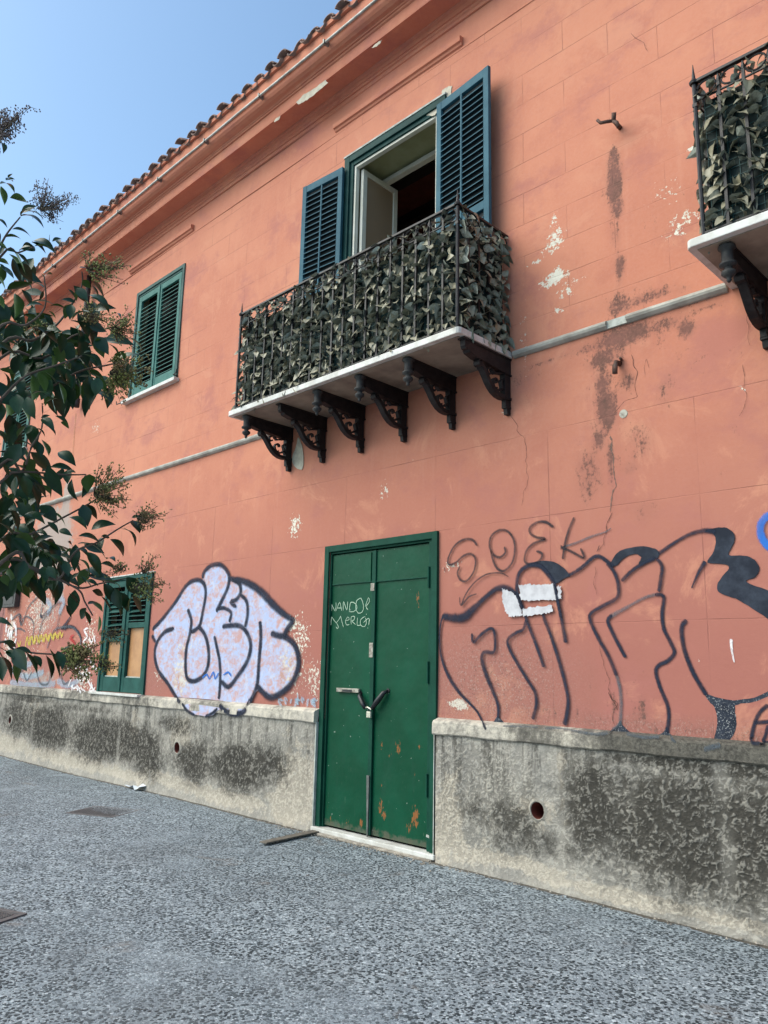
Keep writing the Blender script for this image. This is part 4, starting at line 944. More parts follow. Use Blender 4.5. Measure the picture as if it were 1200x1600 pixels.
# artificial ivy screens tied to the railings -----------------------------
def ivy_leaf(L, Wd, fold, droop, seed):
    r = random.Random(seed); b = MB(); n = 5
    ws = [.14, .82, 1.0, .84, .46, .0]
    for i in range(n + 1):
        t = i / n; y = -L * t; zc = -droop * t * t * L; w = Wd / 2 * ws[i]
        b.v += [(-w, y, zc + fold * w + r.uniform(-.003, .003)), (0, y, zc), (w, y, zc + fold * w + r.uniform(-.003, .003))]
    for i in range(n):
        q = i * 3; b.f += [(q, q + 1, q + 4, q + 3), (q + 1, q + 2, q + 5, q + 4)]
    return b
def mesh_open(b, name, mat, smooth=True):
    me = bpy.data.meshes.new(name); me.from_pydata(b.v, [], b.f); me.materials.append(mat); me.polygons.foreach_set('use_smooth', [smooth] * len(me.polygons)); return me
ivy_protos = [ivy_leaf(L, w, f, d, s) for L, w, f, d, s in ((.092, .070, .25, .45, 1), (.085, .064, .40, .6, 2), (.098, .066, .15, .35, 3), (.078, .060, .45, .7, 4), (.088, .072, .25, .9, 5))]
ivy_meshes = [mesh_open(b, 'leaf', M['ivy'], False) for b in ivy_protos]
def ivy_screen(dx, label):
    t = thing('ivy_screen', label, 'ivy screen', (-5.03 + dx, -.60, 4.05), 'artificial ivy screens on the balconies')
    r = random.Random(11 if dx == 0 else 12)
    b = MB(); y = RY + .045
    xa, xb = RX0 + .04 + dx, RX1 - .04 + dx
    b.box(xa, xb, y, y + .004, 4.06, 4.97); b.box(xa, xa + .004, y, -.02, 4.06, 4.97); b.box(xb - .004, xb, y, -.02, 4.06, 4.97); part('netting', b, M['netting'], t)
    b = MB()
    for k in range(int((xb - xa) / .06)): xx = xa + k * .06; b.box(xx, xx + .003, y - .007, y - .004, 4.06, 4.98)
    for k in range(15): z = 4.08 + k * .06; b.box(xa, xb, y - .0105, y - .0075, z, z + .003); b.box(xb + .003, xb + .006, y, -.02, z, z + .003)
    part('wire_grid', b, M['wire'], t)
    spots = []
    rows = 17
    for j in range(rows):
        z = 4.085 + j * .0625
        nx = 66
        for i in range(nx):
            spots.append(((xa + (xb - xa) * (i + .5 + r.uniform(-.45, .45) + .5 * (j % 2)) / nx), RY + .018 + r.uniform(-.012, .03), z + r.uniform(-.028, .028), 0))
        for i in range(13):
            for side in (-1, 1):
                yy = RY + .02 + (i + r.uniform(.1, .9)) * .0485
                spots.append(((RX0 if side < 0 else RX1) + dx - side * (.0 + r.uniform(-.015, .03)), yy, z + r.uniform(-.028, .028), side))
    spots = [s for s in spots if not (s[2] > 4.99 and r.random() < .08)]
    r.shuffle(spots)
    vx0 = -20 if dx == 0 else -2
    vis = [s for s in spots if s[3] >= 0 and (dx == 0 or s[0] < -1.1)]
    # the 300 nearest the camera's side of the screen are leaves of their own, the rest one mass
    vis.sort(key=lambda s: (Vector(s[:3]) - CAM).length + r.uniform(0, .9)); single = set(id(s) for s in vis[:290])
    mass = MB()
    for s in spots:
        m = r.randrange(5); az = {0: 0, 1: R(90), -1: R(-90)}[s[3]] + r.choice((-1, 1)) * r.uniform(.35, 1.45)
        rot = Matrix.Rotation(az, 4, 'Z') @ Matrix.Rotation(r.gauss(.30, .36), 4, 'X') @ Matrix.Rotation(r.gauss(0, .45), 4, 'Y'); k = r.uniform(.75, 1.15)
        if id(s) in single:
            o = link('leaf', ivy_meshes[m], t, s[:3]); o.rotation_euler = rot.to_euler(); o.scale = (k, k, k)
        else:
            base = len(mass.v); mt = Matrix.Translation(s[:3]) @ rot @ Matrix.Scale(k, 4)
            mass.v += [tuple(mt @ Vector(v)) for v in ivy_protos[m].v]; mass.f += [tuple(base + i for i in f) for f in ivy_protos[m].f]
    o = link('leaf_mass', mesh_open(mass, 'leaf_mass', M['ivy'], False), t); o['kind'] = 'stuff'
ivy_screen(0, 'faded artificial ivy screen tied inside the railing of the balcony with open shutters')
ivy_screen(4.84, 'faded artificial ivy screen on the balcony cut off by the edge of the photo')

# ------------------------------------------------------------------ graffiti: strokes as thin ribbons on the wall
def crm(pts, step):
    P = [Vector(p) for p in pts]; out = []
    if len(P) == 2: P = [P[0], (P[0] + P[1]) / 2, P[1]]
    for i in range(len(P) - 1):
        p0 = P[max(i - 1, 0)]; p1 = P[i]; p2 = P[i + 1]; p3 = P[min(i + 2, len(P) - 1)]
        n = max(2, int((p2 - p1).length / step))
        for s in range(n): t = s / n; out.append(.5 * ((2 * p1) + (-p0 + p2) * t + (2 * p0 - 5 * p1 + 4 * p2 - p3) * t * t + (-p0 + 3 * p1 - 3 * p2 + p3) * t ** 3))
    out.append(P[-1]); return out
LEDGE_Y = -.0775
class Strokes:
    def __init__(s, f, wob=0.0, base_y=-.0085): s.f = f; s.v = []; s.fc = []; s.uv = []; s.k = 0; s.parts = []; s.wob = wob; s.y = base_y; s.r = random.Random(5)
    def pt(s, x, y):
        X, Z = W(x, y, s.y)
        if s.y > -.02 and Z < 1.085: X, Z = W(x, y, LEDGE_Y); return Vector((X, Z)), LEDGE_Y
        return Vector((X, Z)), s.y
    def add(s, pts, w, taper=True):
        """pts in crop pixels, w width in metres (number or per-point list)"""
        px = [s.f(*p) for p in pts]
        c = crm(px, 3.0); m = len(c); s.k += 1; off = -.00035 * (s.k % 12)
        ws = w if isinstance(w, list) else [w, w]
        P = [s.pt(q.x, q.y) for q in c]
        b0 = len(s.v)
        for i in range(m):
            a = P[max(i - 1, 0)][0]; d = P[min(i + 1, m - 1)][0] - a
            if d.length < 1e-6: d = Vector((1, 0))
            d.normalize(); n = Vector((-d.y, d.x)); t = i / (m - 1) * (len(ws) - 1); j = min(int(t), len(ws) - 2); ww = (ws[j] * (1 - (t - j)) + ws[j + 1] * (t - j))
            ww *= 1 + s.r.uniform(-s.wob, s.wob)
            if taper and (i < 1 or i > m - 2): ww *= .55
            q, y = P[i]
            for sgn, v in ((1, 1.0), (-1, 0.0)):
                e = q + n * sgn * ww * .47; s.v.append((e.x, y + off, e.y)); s.uv.append((i * .1, v))
        for i in range(m - 1): q = b0 + 2 * i; s.fc.append((q, q + 1, q + 3, q + 2))
        s.parts.append((b0, len(s.v)))
        return s
    def build(s, name, mat, parent, label=None, mass=False):
        if mass: s.parts = [(0, len(s.v))]
        for a, b in s.parts:
            f = [tuple(i - a for i in q) for q in s.fc if a <= q[0] < b]
            me = bpy.data.meshes.new(name); me.from_pydata(s.v[a:b], [], f); uvl = me.uv_layers.new(name='UVMap')
            for lp in me.loops: uvl.data[lp.index].uv = s.uv[a + lp.vertex_index]
            me.materials.append(mat); o = link(name, me, parent)
            if label: o['label'] = label
            if mass: o['kind'] = 'stuff'
        return o
def crop(x0, y0, k): return lambda x, y: (x0 + x / k, y0 + y / k)
c3 = crop(670, 780, 3.81); c4 = crop(900, 780, 3.81); c8 = crop(220, 840, 3.3333); c7 = crop(0, 840, 3.81)
def gpoly(name, f, pts, mat, y=-.0075, jit=.002, sub=2, smooth=True, label=None):
    q = [W(*f(*p), y) for p in pts]
    if smooth: q = smooth_closed(q, 4); sub = 1
    return flat_poly(name, q, y, mat, house, .003, jit, sub, label=label)

# -- lilac throw-up
fillp = [(60, 490), (120, 420), (175, 335), (230, 262), (285, 224), (318, 226), (335, 180), (380, 147), (425, 150), (456, 200), (475, 214), (540, 228), (620, 275), (690, 350), (792, 432), (742, 505), (788, 545), (818, 620), (814, 690), (780, 760), (720, 812), (670, 830), (610, 795), (575, 850), (560, 872), (480, 858), (400, 848), (300, 838), (205, 832), (190, 828), (140, 760), (90, 690), (74, 610), (77, 545)]
q = smooth_closed([W(*c8(*p), -.006) for p in fillp], 4)
lil = flat_poly('graffiti_fill', q, -.006, M['lilac'], house, .003, .002, 1, label='pale lilac fill of the bubble lettering')
# lower end of the fill runs over the ledge
q2 = [W(*c8(*p), -.0765) for p in ((232, 868), (300, 872), (400, 884), (480, 890), (548, 896), (528, 912), (480, 916), (425, 896), (400, 900), (375, 925), (330, 930), (275, 918), (240, 892))]
flat_poly('graffiti_fill', smooth_closed([(x, min(z, 1.06)) for x, z in q2], 3), -.0768, M['lilac'], house, .002, .003, 1)
at = lil.data.attributes.new('peel', 'FLOAT', 'POINT'); A = np.array([v.co[:] for v in lil.data.vertices])
def densify(o, cuts_len=.06):
    bm = bmesh.new(); bm.from_mesh(o.data)
    for _ in range(5):
        ed = [e for e in bm.edges if e.calc_length() > cuts_len]
        if not ed: break
        bmesh.ops.subdivide_edges(bm, edges=ed, cuts=1); bmesh.ops.triangulate(bm, faces=bm.faces)
    bm.to_mesh(o.data); bm.free()
lil.data.attributes.remove(at); densify(lil, .12)
at = lil.data.attributes.new('peel', 'FLOAT', 'POINT'); A = np.array([v.co[:] for v in lil.data.vertices])
pl = blobs([(*W(283, 1060), .28, .26, .78), (*W(285, 1020), .2, .3, .62), (*W(450, 1045), .25, .30, .66), (*W(462, 985), .22, .25, .72), (*W(300, 1000), .2, .3, .5)])
at.data.foreach_set('value', pl(A[:, 0], A[:, 2]).astype(np.float32))
S = Strokes(c8, .06, -.0105); w = .085
S.add([(60, 478), (110, 425), (180, 335), (235, 250), (285, 220), (325, 235), (337, 290), (322, 385), (303, 462), (262, 492)], w)
S.add([(58, 508), (76, 545)], w); S.add([(172, 474), (125, 490), (84, 545), (72, 612), (90, 690), (140, 760), (190, 842), (205, 858)], w)
S.add([(244, 372), (262, 430), (255, 500), (238, 570), (232, 650), (240, 730), (278, 747), (328, 715), (352, 650), (350, 570), (333, 505), (303, 466)], w)
S.add([(320, 212), (332, 175), (372, 143), (420, 143), (457, 190), (455, 250), (430, 310), (392, 385)], w)
S.add([(402, 372), (432, 366), (470, 390), (460, 440)], w * .8); S.add([(425, 462), (510, 458), (552, 495), (572, 560), (555, 640), (510, 712), (457, 776), (418, 745)], w)
S.add([(475, 218), (512, 240), (520, 282), (498, 322), (468, 335), (497, 362)], w * .9); S.add([(520, 298), (550, 330), (556, 395), (543, 465)], w * .85)
S.add([(462, 212), (540, 228), (620, 275), (690, 348), (742, 395), (800, 432)], [w, w * 1.5, w * 1.7, w * 1.5, w]); S.add([(795, 432), (760, 480), (738, 512), (678, 498)], w * 1.2)
S.add([(620, 435), (624, 520), (615, 640), (605, 760), (575, 842), (545, 872)], w); S.add([(382, 512), (395, 570), (410, 650), (412, 760), (405, 842)], w * .9)
S.add([(742, 512), (790, 545), (817, 605), (818, 675), (790, 750), (740, 802), (680, 832), (640, 812), (606, 772)], w * 1.25)
S.add([(548, 892), (525, 912), (480, 918), (430, 895), (410, 868)], w * 1.1); S.add([(400, 890), (372, 915), (335, 932)], w * .7); S.add([(215, 862), (240, 900), (280, 925)], w * .7)
S.build('graffiti_outline', M['sp_black'], house, 'dark outline of the lilac bubble letters')
S = Strokes(c8, .1, -.0125); S.add([(320, 730), (345, 712), (355, 735), (378, 700), (385, 735), (405, 705)], .03); S.add([(430, 715), (455, 700), (470, 722)], .03); S.build('graffiti_tag', M['sp_blue'], house)
S = Strokes(c8, .1, -.009)
for k in range(9): xx = 735 + k * 22; S.add([(xx, 880 - 8 * (k % 3)), (xx - 20 + (k % 4) * 12, 845 - 10 * (k % 2)), (xx + 8, 850)], .05)
S.add([(818, 872), (818, 810)], .04); S.add([(885, 845), (912, 885)], .06); S.build('graffiti_scribble', M['sp_paleblue'], house, None, True)

# -- large black outline piece right of the door
S = Strokes(c3, .05, -.0095); w = .042
S.add([(85, 690), (68, 760), (65, 860), (80, 960), (120, 1060), (180, 1150), (240, 1212), (292, 1272), (340, 1372)], [.03, .028, .03, .045, .05, .04, .03, .035])
S.add([(80, 695), (140, 705), (205, 702), (262, 655), (335, 585), (405, 532), (465, 532), (525, 575)], [.09, .11, .12, .08, .06, .07, .09, .07])
S.add([(258, 798), (266, 852), (318, 800), (368, 770), (390, 792), (390, 905), (332, 910), (315, 950), (340, 1045), (380, 1140), (412, 1230), (412, 1300)], [w, w, w, w, w * 1.3, w * 1.3, w, w])
S.add([(530, 590), (524, 500), (545, 430), (602, 392), (662, 398), (712, 448), (745, 505), (765, 600), (788, 705), (815, 855)], [.05, .05, .06, .06, .045, .045, .05])
S.add([(530, 560), (560, 650), (592, 745), (640, 870), (685, 1000)], w); S.add([(580, 720), (562, 775), (520, 795), (472, 835), (478, 885), (520, 965), (590, 1080), (632, 1150), (640, 1225), (618, 1310)], [w, w, w, w, w, w, .05])
S.add([(672, 655), (690, 720), (722, 800), (762, 920), (802, 1060), (828, 1180), (825, 1260), (808, 1345)], [w, w, w * 1.1, w, w * 1.4])
S.add([(832, 455), (905, 412), (970, 352), (1012, 340), (1060, 368), (1100, 402)], w)
S.f = c4; w = .042
S.add([(185, 382), (225, 430), (250, 500), (252, 570), (225, 602), (150, 640), (88, 682), (86, 725), (130, 822), (192, 932), (242, 1050)], w)
S.add([(272, 487), (330, 430), (400, 382), (475, 350)], w); S.add([(482, 352), (512, 400), (506, 470), (494, 552)], w)
S.add([(490, 325), (580, 262), (680, 207), (770, 186), (830, 196)], [w, w * .8, w, w * 1.4]); S.add([(215, 690), (188, 722), (212, 785), (260, 880), (294, 942)], w)
S.add([(470, 566), (520, 580), (512, 680), (522, 770), (562, 852), (585, 912), (548, 960), (490, 990), (475, 1032), (500, 1120), (542, 1222), (552, 1300), (540, 1388)], w)
S.add([(770, 370), (732, 430), (688, 530)], [.05, .03, .015]); S.add([(660, 720), (632, 752), (630, 822), (652, 922), (702, 1042), (775, 1165)], w * 1.1)
S.add([(1143, 1225), (1095, 1268), (1062, 1340), (1044, 1432), (1062, 1452), (1143, 1450), (1240, 1446)], .036); S.add([(1065, 1330), (1143, 1325), (1240, 1320)], .036); S.add([(1143, 1345), (1130, 1400), (1110, 1445)], .03)
S.build('graffiti_outline', M['sp_black'], house, 'large black line lettering beside the green door')
S = Strokes(c3, .05, -.0088); S.add([(440, 1350), (560, 1352), (650, 1358)], .018); S.add([(690, 1362), (800, 1366), (900, 1385)], .022); S.build('graffiti_shade', M['sp_grey'], house)
S = Strokes(c4, .05, -.0090)
S.add([(200, 700), (300, 645), (400, 590), (475, 566)], [.05, .03, .035]); S.add([(240, 1045), (262, 1130), (268, 1230), (262, 1345)], .04); S.add([(10, 1382), (120, 1398), (200, 1385), (262, 1335)], .035)
S.add([(0, 425), (60, 385), (112, 342), (150, 343), (205, 390)], .035); S.build('graffiti_shade', M['sp_grey'], house)
# filled shapes
gpoly('graffiti_fill', c3, [(590, 392), (650, 368), (722, 368), (790, 398), (836, 452), (800, 475), (760, 502), (738, 488), (708, 432), (660, 400)], M['fill_black'], label='solid black cap over a letter')
gpoly('graffiti_fill', c4, [(200, 398), (225, 345), (262, 308), (340, 285), (420, 282), (482, 302), (492, 342), (440, 362), (385, 392), (372, 380), (388, 345), (345, 326), (285, 352), (235, 398)], M['fill_black'])
gpoly('graffiti_fill', c4, [(765, 190), (830, 170), (900, 172), (940, 210), (940, 260), (908, 330), (1000, 335), (1062, 362), (1090, 412), (1066, 462), (1012, 492), (1143, 542), (1260, 590), (1260, 790), (1143, 712), (1050, 650), (950, 592), (860, 562), (838, 522), (862, 470), (910, 410), (880, 386), (782, 376), (820, 310), (832, 240), (808, 200)], M['fill_black'], label='broad blue black zigzag stroke')
gpoly('graffiti_fill', c4, [(765, 1157), (850, 1182), (940, 1196), (1060, 1180), (1143, 1142), (1230, 1070), (1230, 1120), (1143, 1172), (1060, 1206), (962, 1222), (946, 1252), (956, 1320), (942, 1395), (900, 1442), (850, 1460), (800, 1470), (822, 1420), (840, 1335), (830, 1252), (792, 1202)], M['fill_black'])
gpoly('graffiti_fill', c3, [(345, 1350), (385, 1325), (408, 1292), (420, 1302), (445, 1335), (400, 1352)], M['fill_black'])
gpoly('graffiti_fill', c4, [(200, 1390), (245, 1350), (262, 1318), (280, 1350), (330, 1402), (262, 1400)], M['fill_black']); gpoly('graffiti_fill', c4, [(480, 1412), (520, 1385), (538, 1358), (552, 1385), (562, 1412), (520, 1420)], M['fill_black'])
S = Strokes(c4, .08, -.0100); S.add([(300, 1395), (400, 1416), (500, 1414)], .035); S.add([(555, 1400), (575, 1432), (595, 1450)], .03); S.add([(760, 1490), (800, 1478), (860, 1462)], .05); S.build('graffiti_outline', M['sp_grey'], house)
# white paint patches rolled over it
for pts, y in ((((435, 532), (470, 540), (505, 562), (530, 600), (545, 645), (558, 690), (520, 698), (480, 700), (455, 665), (438, 610)), -.0150), (((537, 512), (600, 505), (680, 508), (742, 500), (752, 545), (762, 598), (700, 602), (600, 606), (545, 595)), -.0155), (((553, 652), (620, 642), (737, 630), (737, 675), (650, 685), (560, 697)), -.0160), (((766, 515), (787, 520), (786, 596), (764, 596)), -.0152)):
    gpoly('paint_patch', c3, pts, M['fill_white'], y, .007, 9, False, label='rough patch of white paint over the black lettering')
# redrawn over the white
S = Strokes(c3, .05, -.0185); S.add([(745, 500), (765, 600), (788, 705)], .034); S.add([(520, 560), (556, 655)], .03); S.build('graffiti_outline', M['sp_black'], house)
# SOEK tag
S = Strokes(c3, .06, -.0092); w = .030
S.add([(287, 278), (262, 243), (215, 238), (158, 272), (120, 340), (116, 388), (160, 378), (205, 338), (250, 325), (278, 358), (268, 430), (225, 486), (188, 480), (170, 440), (186, 400)], w)
S.add([(93, 420), (98, 418)], .055, False)
S.add([(450, 282), (455, 320), (422, 345), (385, 330), (362, 280), (372, 220), (420, 184), (470, 192), (505, 242), (512, 310), (495, 380), (450, 426), (410, 415), (385, 370), (368, 305)], w)
S.add([(742, 168), (700, 137), (650, 136), (605, 165), (602, 200), (640, 226), (692, 236), (622, 265), (580, 312), (572, 372), (612, 386), (660, 366), (675, 325), (640, 308)], [.035, w, w, w, w, w])
S.add([(866, 108), (835, 180), (812, 260), (797, 357)], w); S.add([(790, 285), (850, 312), (922, 348), (905, 292)], w); S.add([(1008, 290), (1013, 292)], .06, False); S.add([(785, 287), (797, 286)], .05, False)
S.add([(475, 462), (430, 440), (350, 446), (280, 490), (225, 560), (195, 632)], [.012, .02, .022, .025]); S.add([(186, 582), (193, 632), (240, 582), (287, 564)], [.018, .028, .018])
S.build('graffiti_tag', M['sp_thin'], house, 'black letters SOEK sprayed above the large piece')
S = Strokes(c3, .06, -.0088); S.add([(1085, 172), (1050, 195), (960, 225), (870, 262), (795, 285)], [.012, .024, .028, .022]); S.build('graffiti_tag', M['sp_grey'], house)
S = Strokes(c4, .05, -.0092); S.add([(1250, 80), (1180, 85), (1130, 108), (1100, 150), (1098, 200), (1118, 250), (1160, 290), (1250, 300)], .065); S.build('graffiti_ring', M['sp_blue'], house, 'blue sprayed curve at the edge')
S = Strokes(c4, .05, -.0092); S.add([(924, 832), (926, 890), (942, 972)], [.028, .02, .012]); S.build('scratch', M['sp_white'], house)

# -- overlapping old tags at the far left
S = Strokes(c7, .08, -.0095); w = .055
for pts in ([(70, 490), (115, 455), (130, 500), (118, 520), (150, 470), (190, 490), (200, 540), (185, 640)], [(150, 560), (110, 540), (60, 575), (50, 640)], [(230, 350), (255, 380), (240, 470), (290, 430), (350, 385), (355, 430), (335, 560)], [(110, 460), (130, 520), (165, 420), (205, 370), (235, 345)],
            [(230, 640), (235, 560), (260, 480), (300, 440)], [(280, 660), (300, 600), (330, 545), (400, 530), (440, 540), (480, 600), (475, 650)], [(80, 760), (120, 800), (150, 760), (165, 700)], [(215, 760), (235, 860), (285, 870), (305, 790)], [(360, 800), (380, 870), (420, 850)], [(140, 800), (160, 850), (190, 800)], [(120, 780), (60, 800)]): S.add(pts, w)
S.build('graffiti_outline', M['sp_grey'], house, 'grey overlapping loops of old graffiti')
S = Strokes(c7, .08, -.0100)
S.add([(380, 545), (400, 530), (440, 535), (475, 580), (480, 640)], [.09, .06, .05]); S.add([(365, 545), (400, 500), (420, 470)], [.10, .05]); S.add([(120, 455), (118, 510)], .05); S.add([(240, 455), (248, 480)], .06); S.build('graffiti_outline', M['sp_black'], house)
S = Strokes(c7, .1, -.0105)
for k in range(8): xx = 150 + k * 28; S.add([(xx, 650 - k * 6), (xx + 12, 590 - k * 4), (xx + 22, 640 - k * 7), (xx + 30, 585 - k * 3)], .05)
S.add([(105, 620), (115, 650), (125, 615)], .05); S.build('graffiti_tag', M['sp_yellow'], house, 'yellow scrawl over the old graffiti', True)
S = Strokes(c7, .1, -.0115)
S.add([(440, 580), (415, 600), (440, 620), (445, 650), (410, 650)], .06); S.add([(420, 585), (445, 640)], .05); S.build('graffiti_tag', M['sp_red'], house)
S = Strokes(c7, .1, -.0110)
S.add([(525, 540), (500, 550), (520, 590), (495, 620), (510, 640)], .05); S.add([(530, 590), (545, 625), (560, 585), (565, 630)], .045)
r9 = random.Random(2)
for k in range(26): xx = r9.uniform(400, 560); yy = r9.uniform(700, 900); S.add([(xx, yy), (xx + r9.uniform(-25, 25), yy + r9.uniform(15, 50)), (xx + r9.uniform(-10, 35), yy + r9.uniform(0, 40))], .05)
for k in range(16): xx = r9.uniform(35, 110); yy = r9.uniform(430, 680); S.add([(xx, yy), (xx + r9.uniform(-15, 15), yy + r9.uniform(20, 70))], .09)
S.build('graffiti_scribble', M['sp_white'], house, 'white scrawl beside the ground floor window', True)
S = Strokes(c7, .1, -.0092)
for pts in ([(60, 780), (160, 830), (260, 800)], [(340, 850), (400, 880), (470, 850)], [(100, 700), (140, 760), (200, 740)], [(240, 350), (300, 400), (280, 460)], [(330, 350), (380, 380), (350, 450)], [(60, 860), (200, 880), (330, 870)]): S.add(pts, .16)
S.build('graffiti_shade', M['sp_paleblue'], house)
S = Strokes(c7, .05, -.0095); S.add([(0, 175), (15, 165), (12, 210), (0, 215)], .05); S.add([(38, 165), (25, 200), (28, 230), (40, 215)], .05); S.add([(60, 160), (52, 200)], .05); S.add([(-10, 250), (20, 235), (30, 225)], .04); S.build('graffiti_tag', M['sp_violet'], house, 'violet letters beside the cable')

# -- scribbles on the door: NANDO? MERLO!
cd = crop(480, 810, 5.0); S = Strokes(cd, .03, .0155); w = .009
for pts in ([(192, 724), (194, 690), (192, 672)], [(192, 672), (205, 700), (218, 724)], [(218, 724), (226, 690), (226, 655)],
            [(226, 725), (238, 690), (255, 655), (264, 690), (270, 722)], [(236, 700), (266, 700)], [(282, 720), (286, 650), (310, 715), (318, 650)], [(330, 728), (342, 655), (380, 668), (390, 700), (365, 728), (330, 728)],
            [(425, 622), (390, 640), (382, 700), (400, 740), (432, 730), (442, 690), (430, 640), (415, 620)], [(455, 690), (480, 620), (488, 650), (462, 690), (478, 715)], [(462, 748), (466, 750)],
            [(188, 835), (190, 790), (194, 768)], [(194, 768), (212, 800), (228, 815)], [(228, 815), (248, 790), (262, 762)], [(262, 762), (270, 800), (284, 850)], [(228, 815), (245, 845), (236, 860), (226, 848)], [(300, 800), (330, 790), (318, 770), (300, 800), (308, 832), (330, 828)], [(345, 830), (345, 770), (372, 768), (365, 795), (348, 800), (380, 830)],
            [(395, 775), (392, 835), (420, 832)], [(455, 765), (420, 790), (420, 835), (450, 845), (465, 810), (455, 775)], [(440, 815), (480, 780), (490, 800)], [(488, 790), (482, 835)], [(474, 855), (478, 858)]): S.add(pts, w)
S.build('door_scribble', M['chalk'], house, 'pale handwritten words NANDO? MERLO! on the left leaf', True)

# cracks in the plaster
def crack(pts, w, mat, seed=1, jit=2.6):
    w = [q * .62 for q in w] if isinstance(w, list) else w * .62
    r = random.Random(seed); S = Strokes(lambda x, y: (x, y), .5, -.0065); q = []
    for (a, b) in zip(pts, pts[1:]):
        n = max(2, int(math.dist(a, b) / 7))
        for k in range(n): t = k / n; q.append((a[0] + (b[0] - a[0]) * t + r.uniform(-jit, jit), a[1] + (b[1] - a[1]) * t + r.uniform(-jit, jit) * .5))
    q.append(pts[-1]); S.add(q, w); S.build('crack', mat, house)
crack([(950, 672), (956, 690), (958, 730), (962, 760), (955, 775), (953, 800)], [.02, .03, .02, .022, .014], M['crackgrey'], 3, 1.5)
crack([(988, 555), (994, 580), (992, 600), (996, 614), (992, 622), (975, 626), (960, 645)], [.010, .008, .008, .008], M['crack'], 4)
crack([(798, 650), (808, 665), (812, 680), (818, 684)], .007, M['crack'], 5); crack([(818, 684), (822, 720), (824, 745), (815, 790)], .006, M['crack'], 15)
crack([(955, 800), (950, 820), (942, 850), (932, 862)], .010, M['crack'], 6); crack([(1015, 575), (1010, 560), (1008, 590)], .004, M['crack'], 16)
crack([(935, 990), (945, 1040), (952, 1075), (960, 1100), (965, 1110)], [.006, .008, .012], M['crack'], 7); crack([(952, 1080), (962, 1100), (958, 1115), (960, 1132)], .012, M['crack'], 8, 3)
crack([(986, 52), (1000, 62), (1012, 80)], .006, M['crack'], 9); crack([(1160, 570), (1163, 600), (1165, 630), (1155, 650)], .006, M['crack'], 10); crack([(930, 885), (928, 905), (932, 930)], .006, M['crack'], 11)
crack([(1175, 480), (1168, 500), (1172, 540)], .006, M['crack'], 12); crack([(345, 1040), (350, 1080)], .01, M['crack'], 13)

# rust-brown run below the downpipe
S = Strokes(lambda x, y: (x, y), .2, -.0065); S.add([(119, 645), (116, 680), (113, 720)], [.05, .07, .04]); S.build('rust_run', M['runs'] if 'runs' in M else M.setdefault('runs', spray('brown_water_run', (.33, .17, .07), .45, .45)), house)

# ------------------------------------------------------------------ things on the ground
def cover(name, pts, label, z=.0):
    P = [G(*p, .0) for p in pts]; c = sum(P, Vector()) / 4; t = thing(name, label, 'manhole cover', (c.x, c.y, 0), 'cast iron covers in the paving')
    ux = (P[1] - P[0]); uy = (P[3] - P[0]); w = ux.length; d = uy.length; ang = math.atan2(ux.y, ux.x)
    mt = Matrix.Translation((c.x, c.y, 0)) @ Matrix.Rotation(ang, 4, 'Z')
    def put(nm, b, mat, bev):
        b.v = [tuple(mt @ Vector(v)) for v in b.v]; part(nm, b, mat, t, bevel=bev)
    b = MB(); w2, d2 = w / 2, d / 2; e = .03
    b.box(-w2, w2, -d2, -d2 + e, -.02, .002); b.box(-w2, w2, d2 - e, d2, -.02, .002); b.box(-w2, -w2 + e, -d2 + e, d2 - e, -.02, .002); b.box(w2 - e, w2, -d2 + e, d2 - e, -.02, .002); put('rim', b, M['cover'], .002)
    b = MB(); b.box(-w2 + e + .006, w2 - e - .006, -d2 + e + .006, d2 - e - .006, -.02, -.001)
    n = 12
    for i in range(n):
        for j in range(n):
            x = -w2 + e + .02 + (w - 2 * e - .04) * (i + .5) / n; y = -d2 + e + .02 + (d - 2 * e - .04) * (j + .5) / n; s = (w - 2 * e) / n * .28; b.box(x - s, x + s, y - s, y + s, -.001, .003)
    put('lid', b, M['cover'], 0)
cover('manhole_cover', [(160, 1280), (207, 1268), (165, 1257), (113, 1268)], 'square cast iron cover set in the paving in front of the plinth')
cover('manhole_cover', [(-75, 1438), (-10, 1452), (24, 1430), (-40, 1412)], 'cast iron cover cut off by the left edge of the photo')
# plank
a = G(411, 1318); b = G(497, 1300); d = (b - a); L = d.length + .1; ang = math.atan2(d.y, d.x)
pk = MB(); pk.box(0, L, -.045, .045, 0, .012); pk = link('plank', pk.mesh('plank', M['plank'], bevel=.004)); pk.location = (a.x, a.y, .001); pk.rotation_euler = (0, -.008, ang)
tag(pk, 'weathered grey wooden plank lying on the paving beside the green door', 'plank')
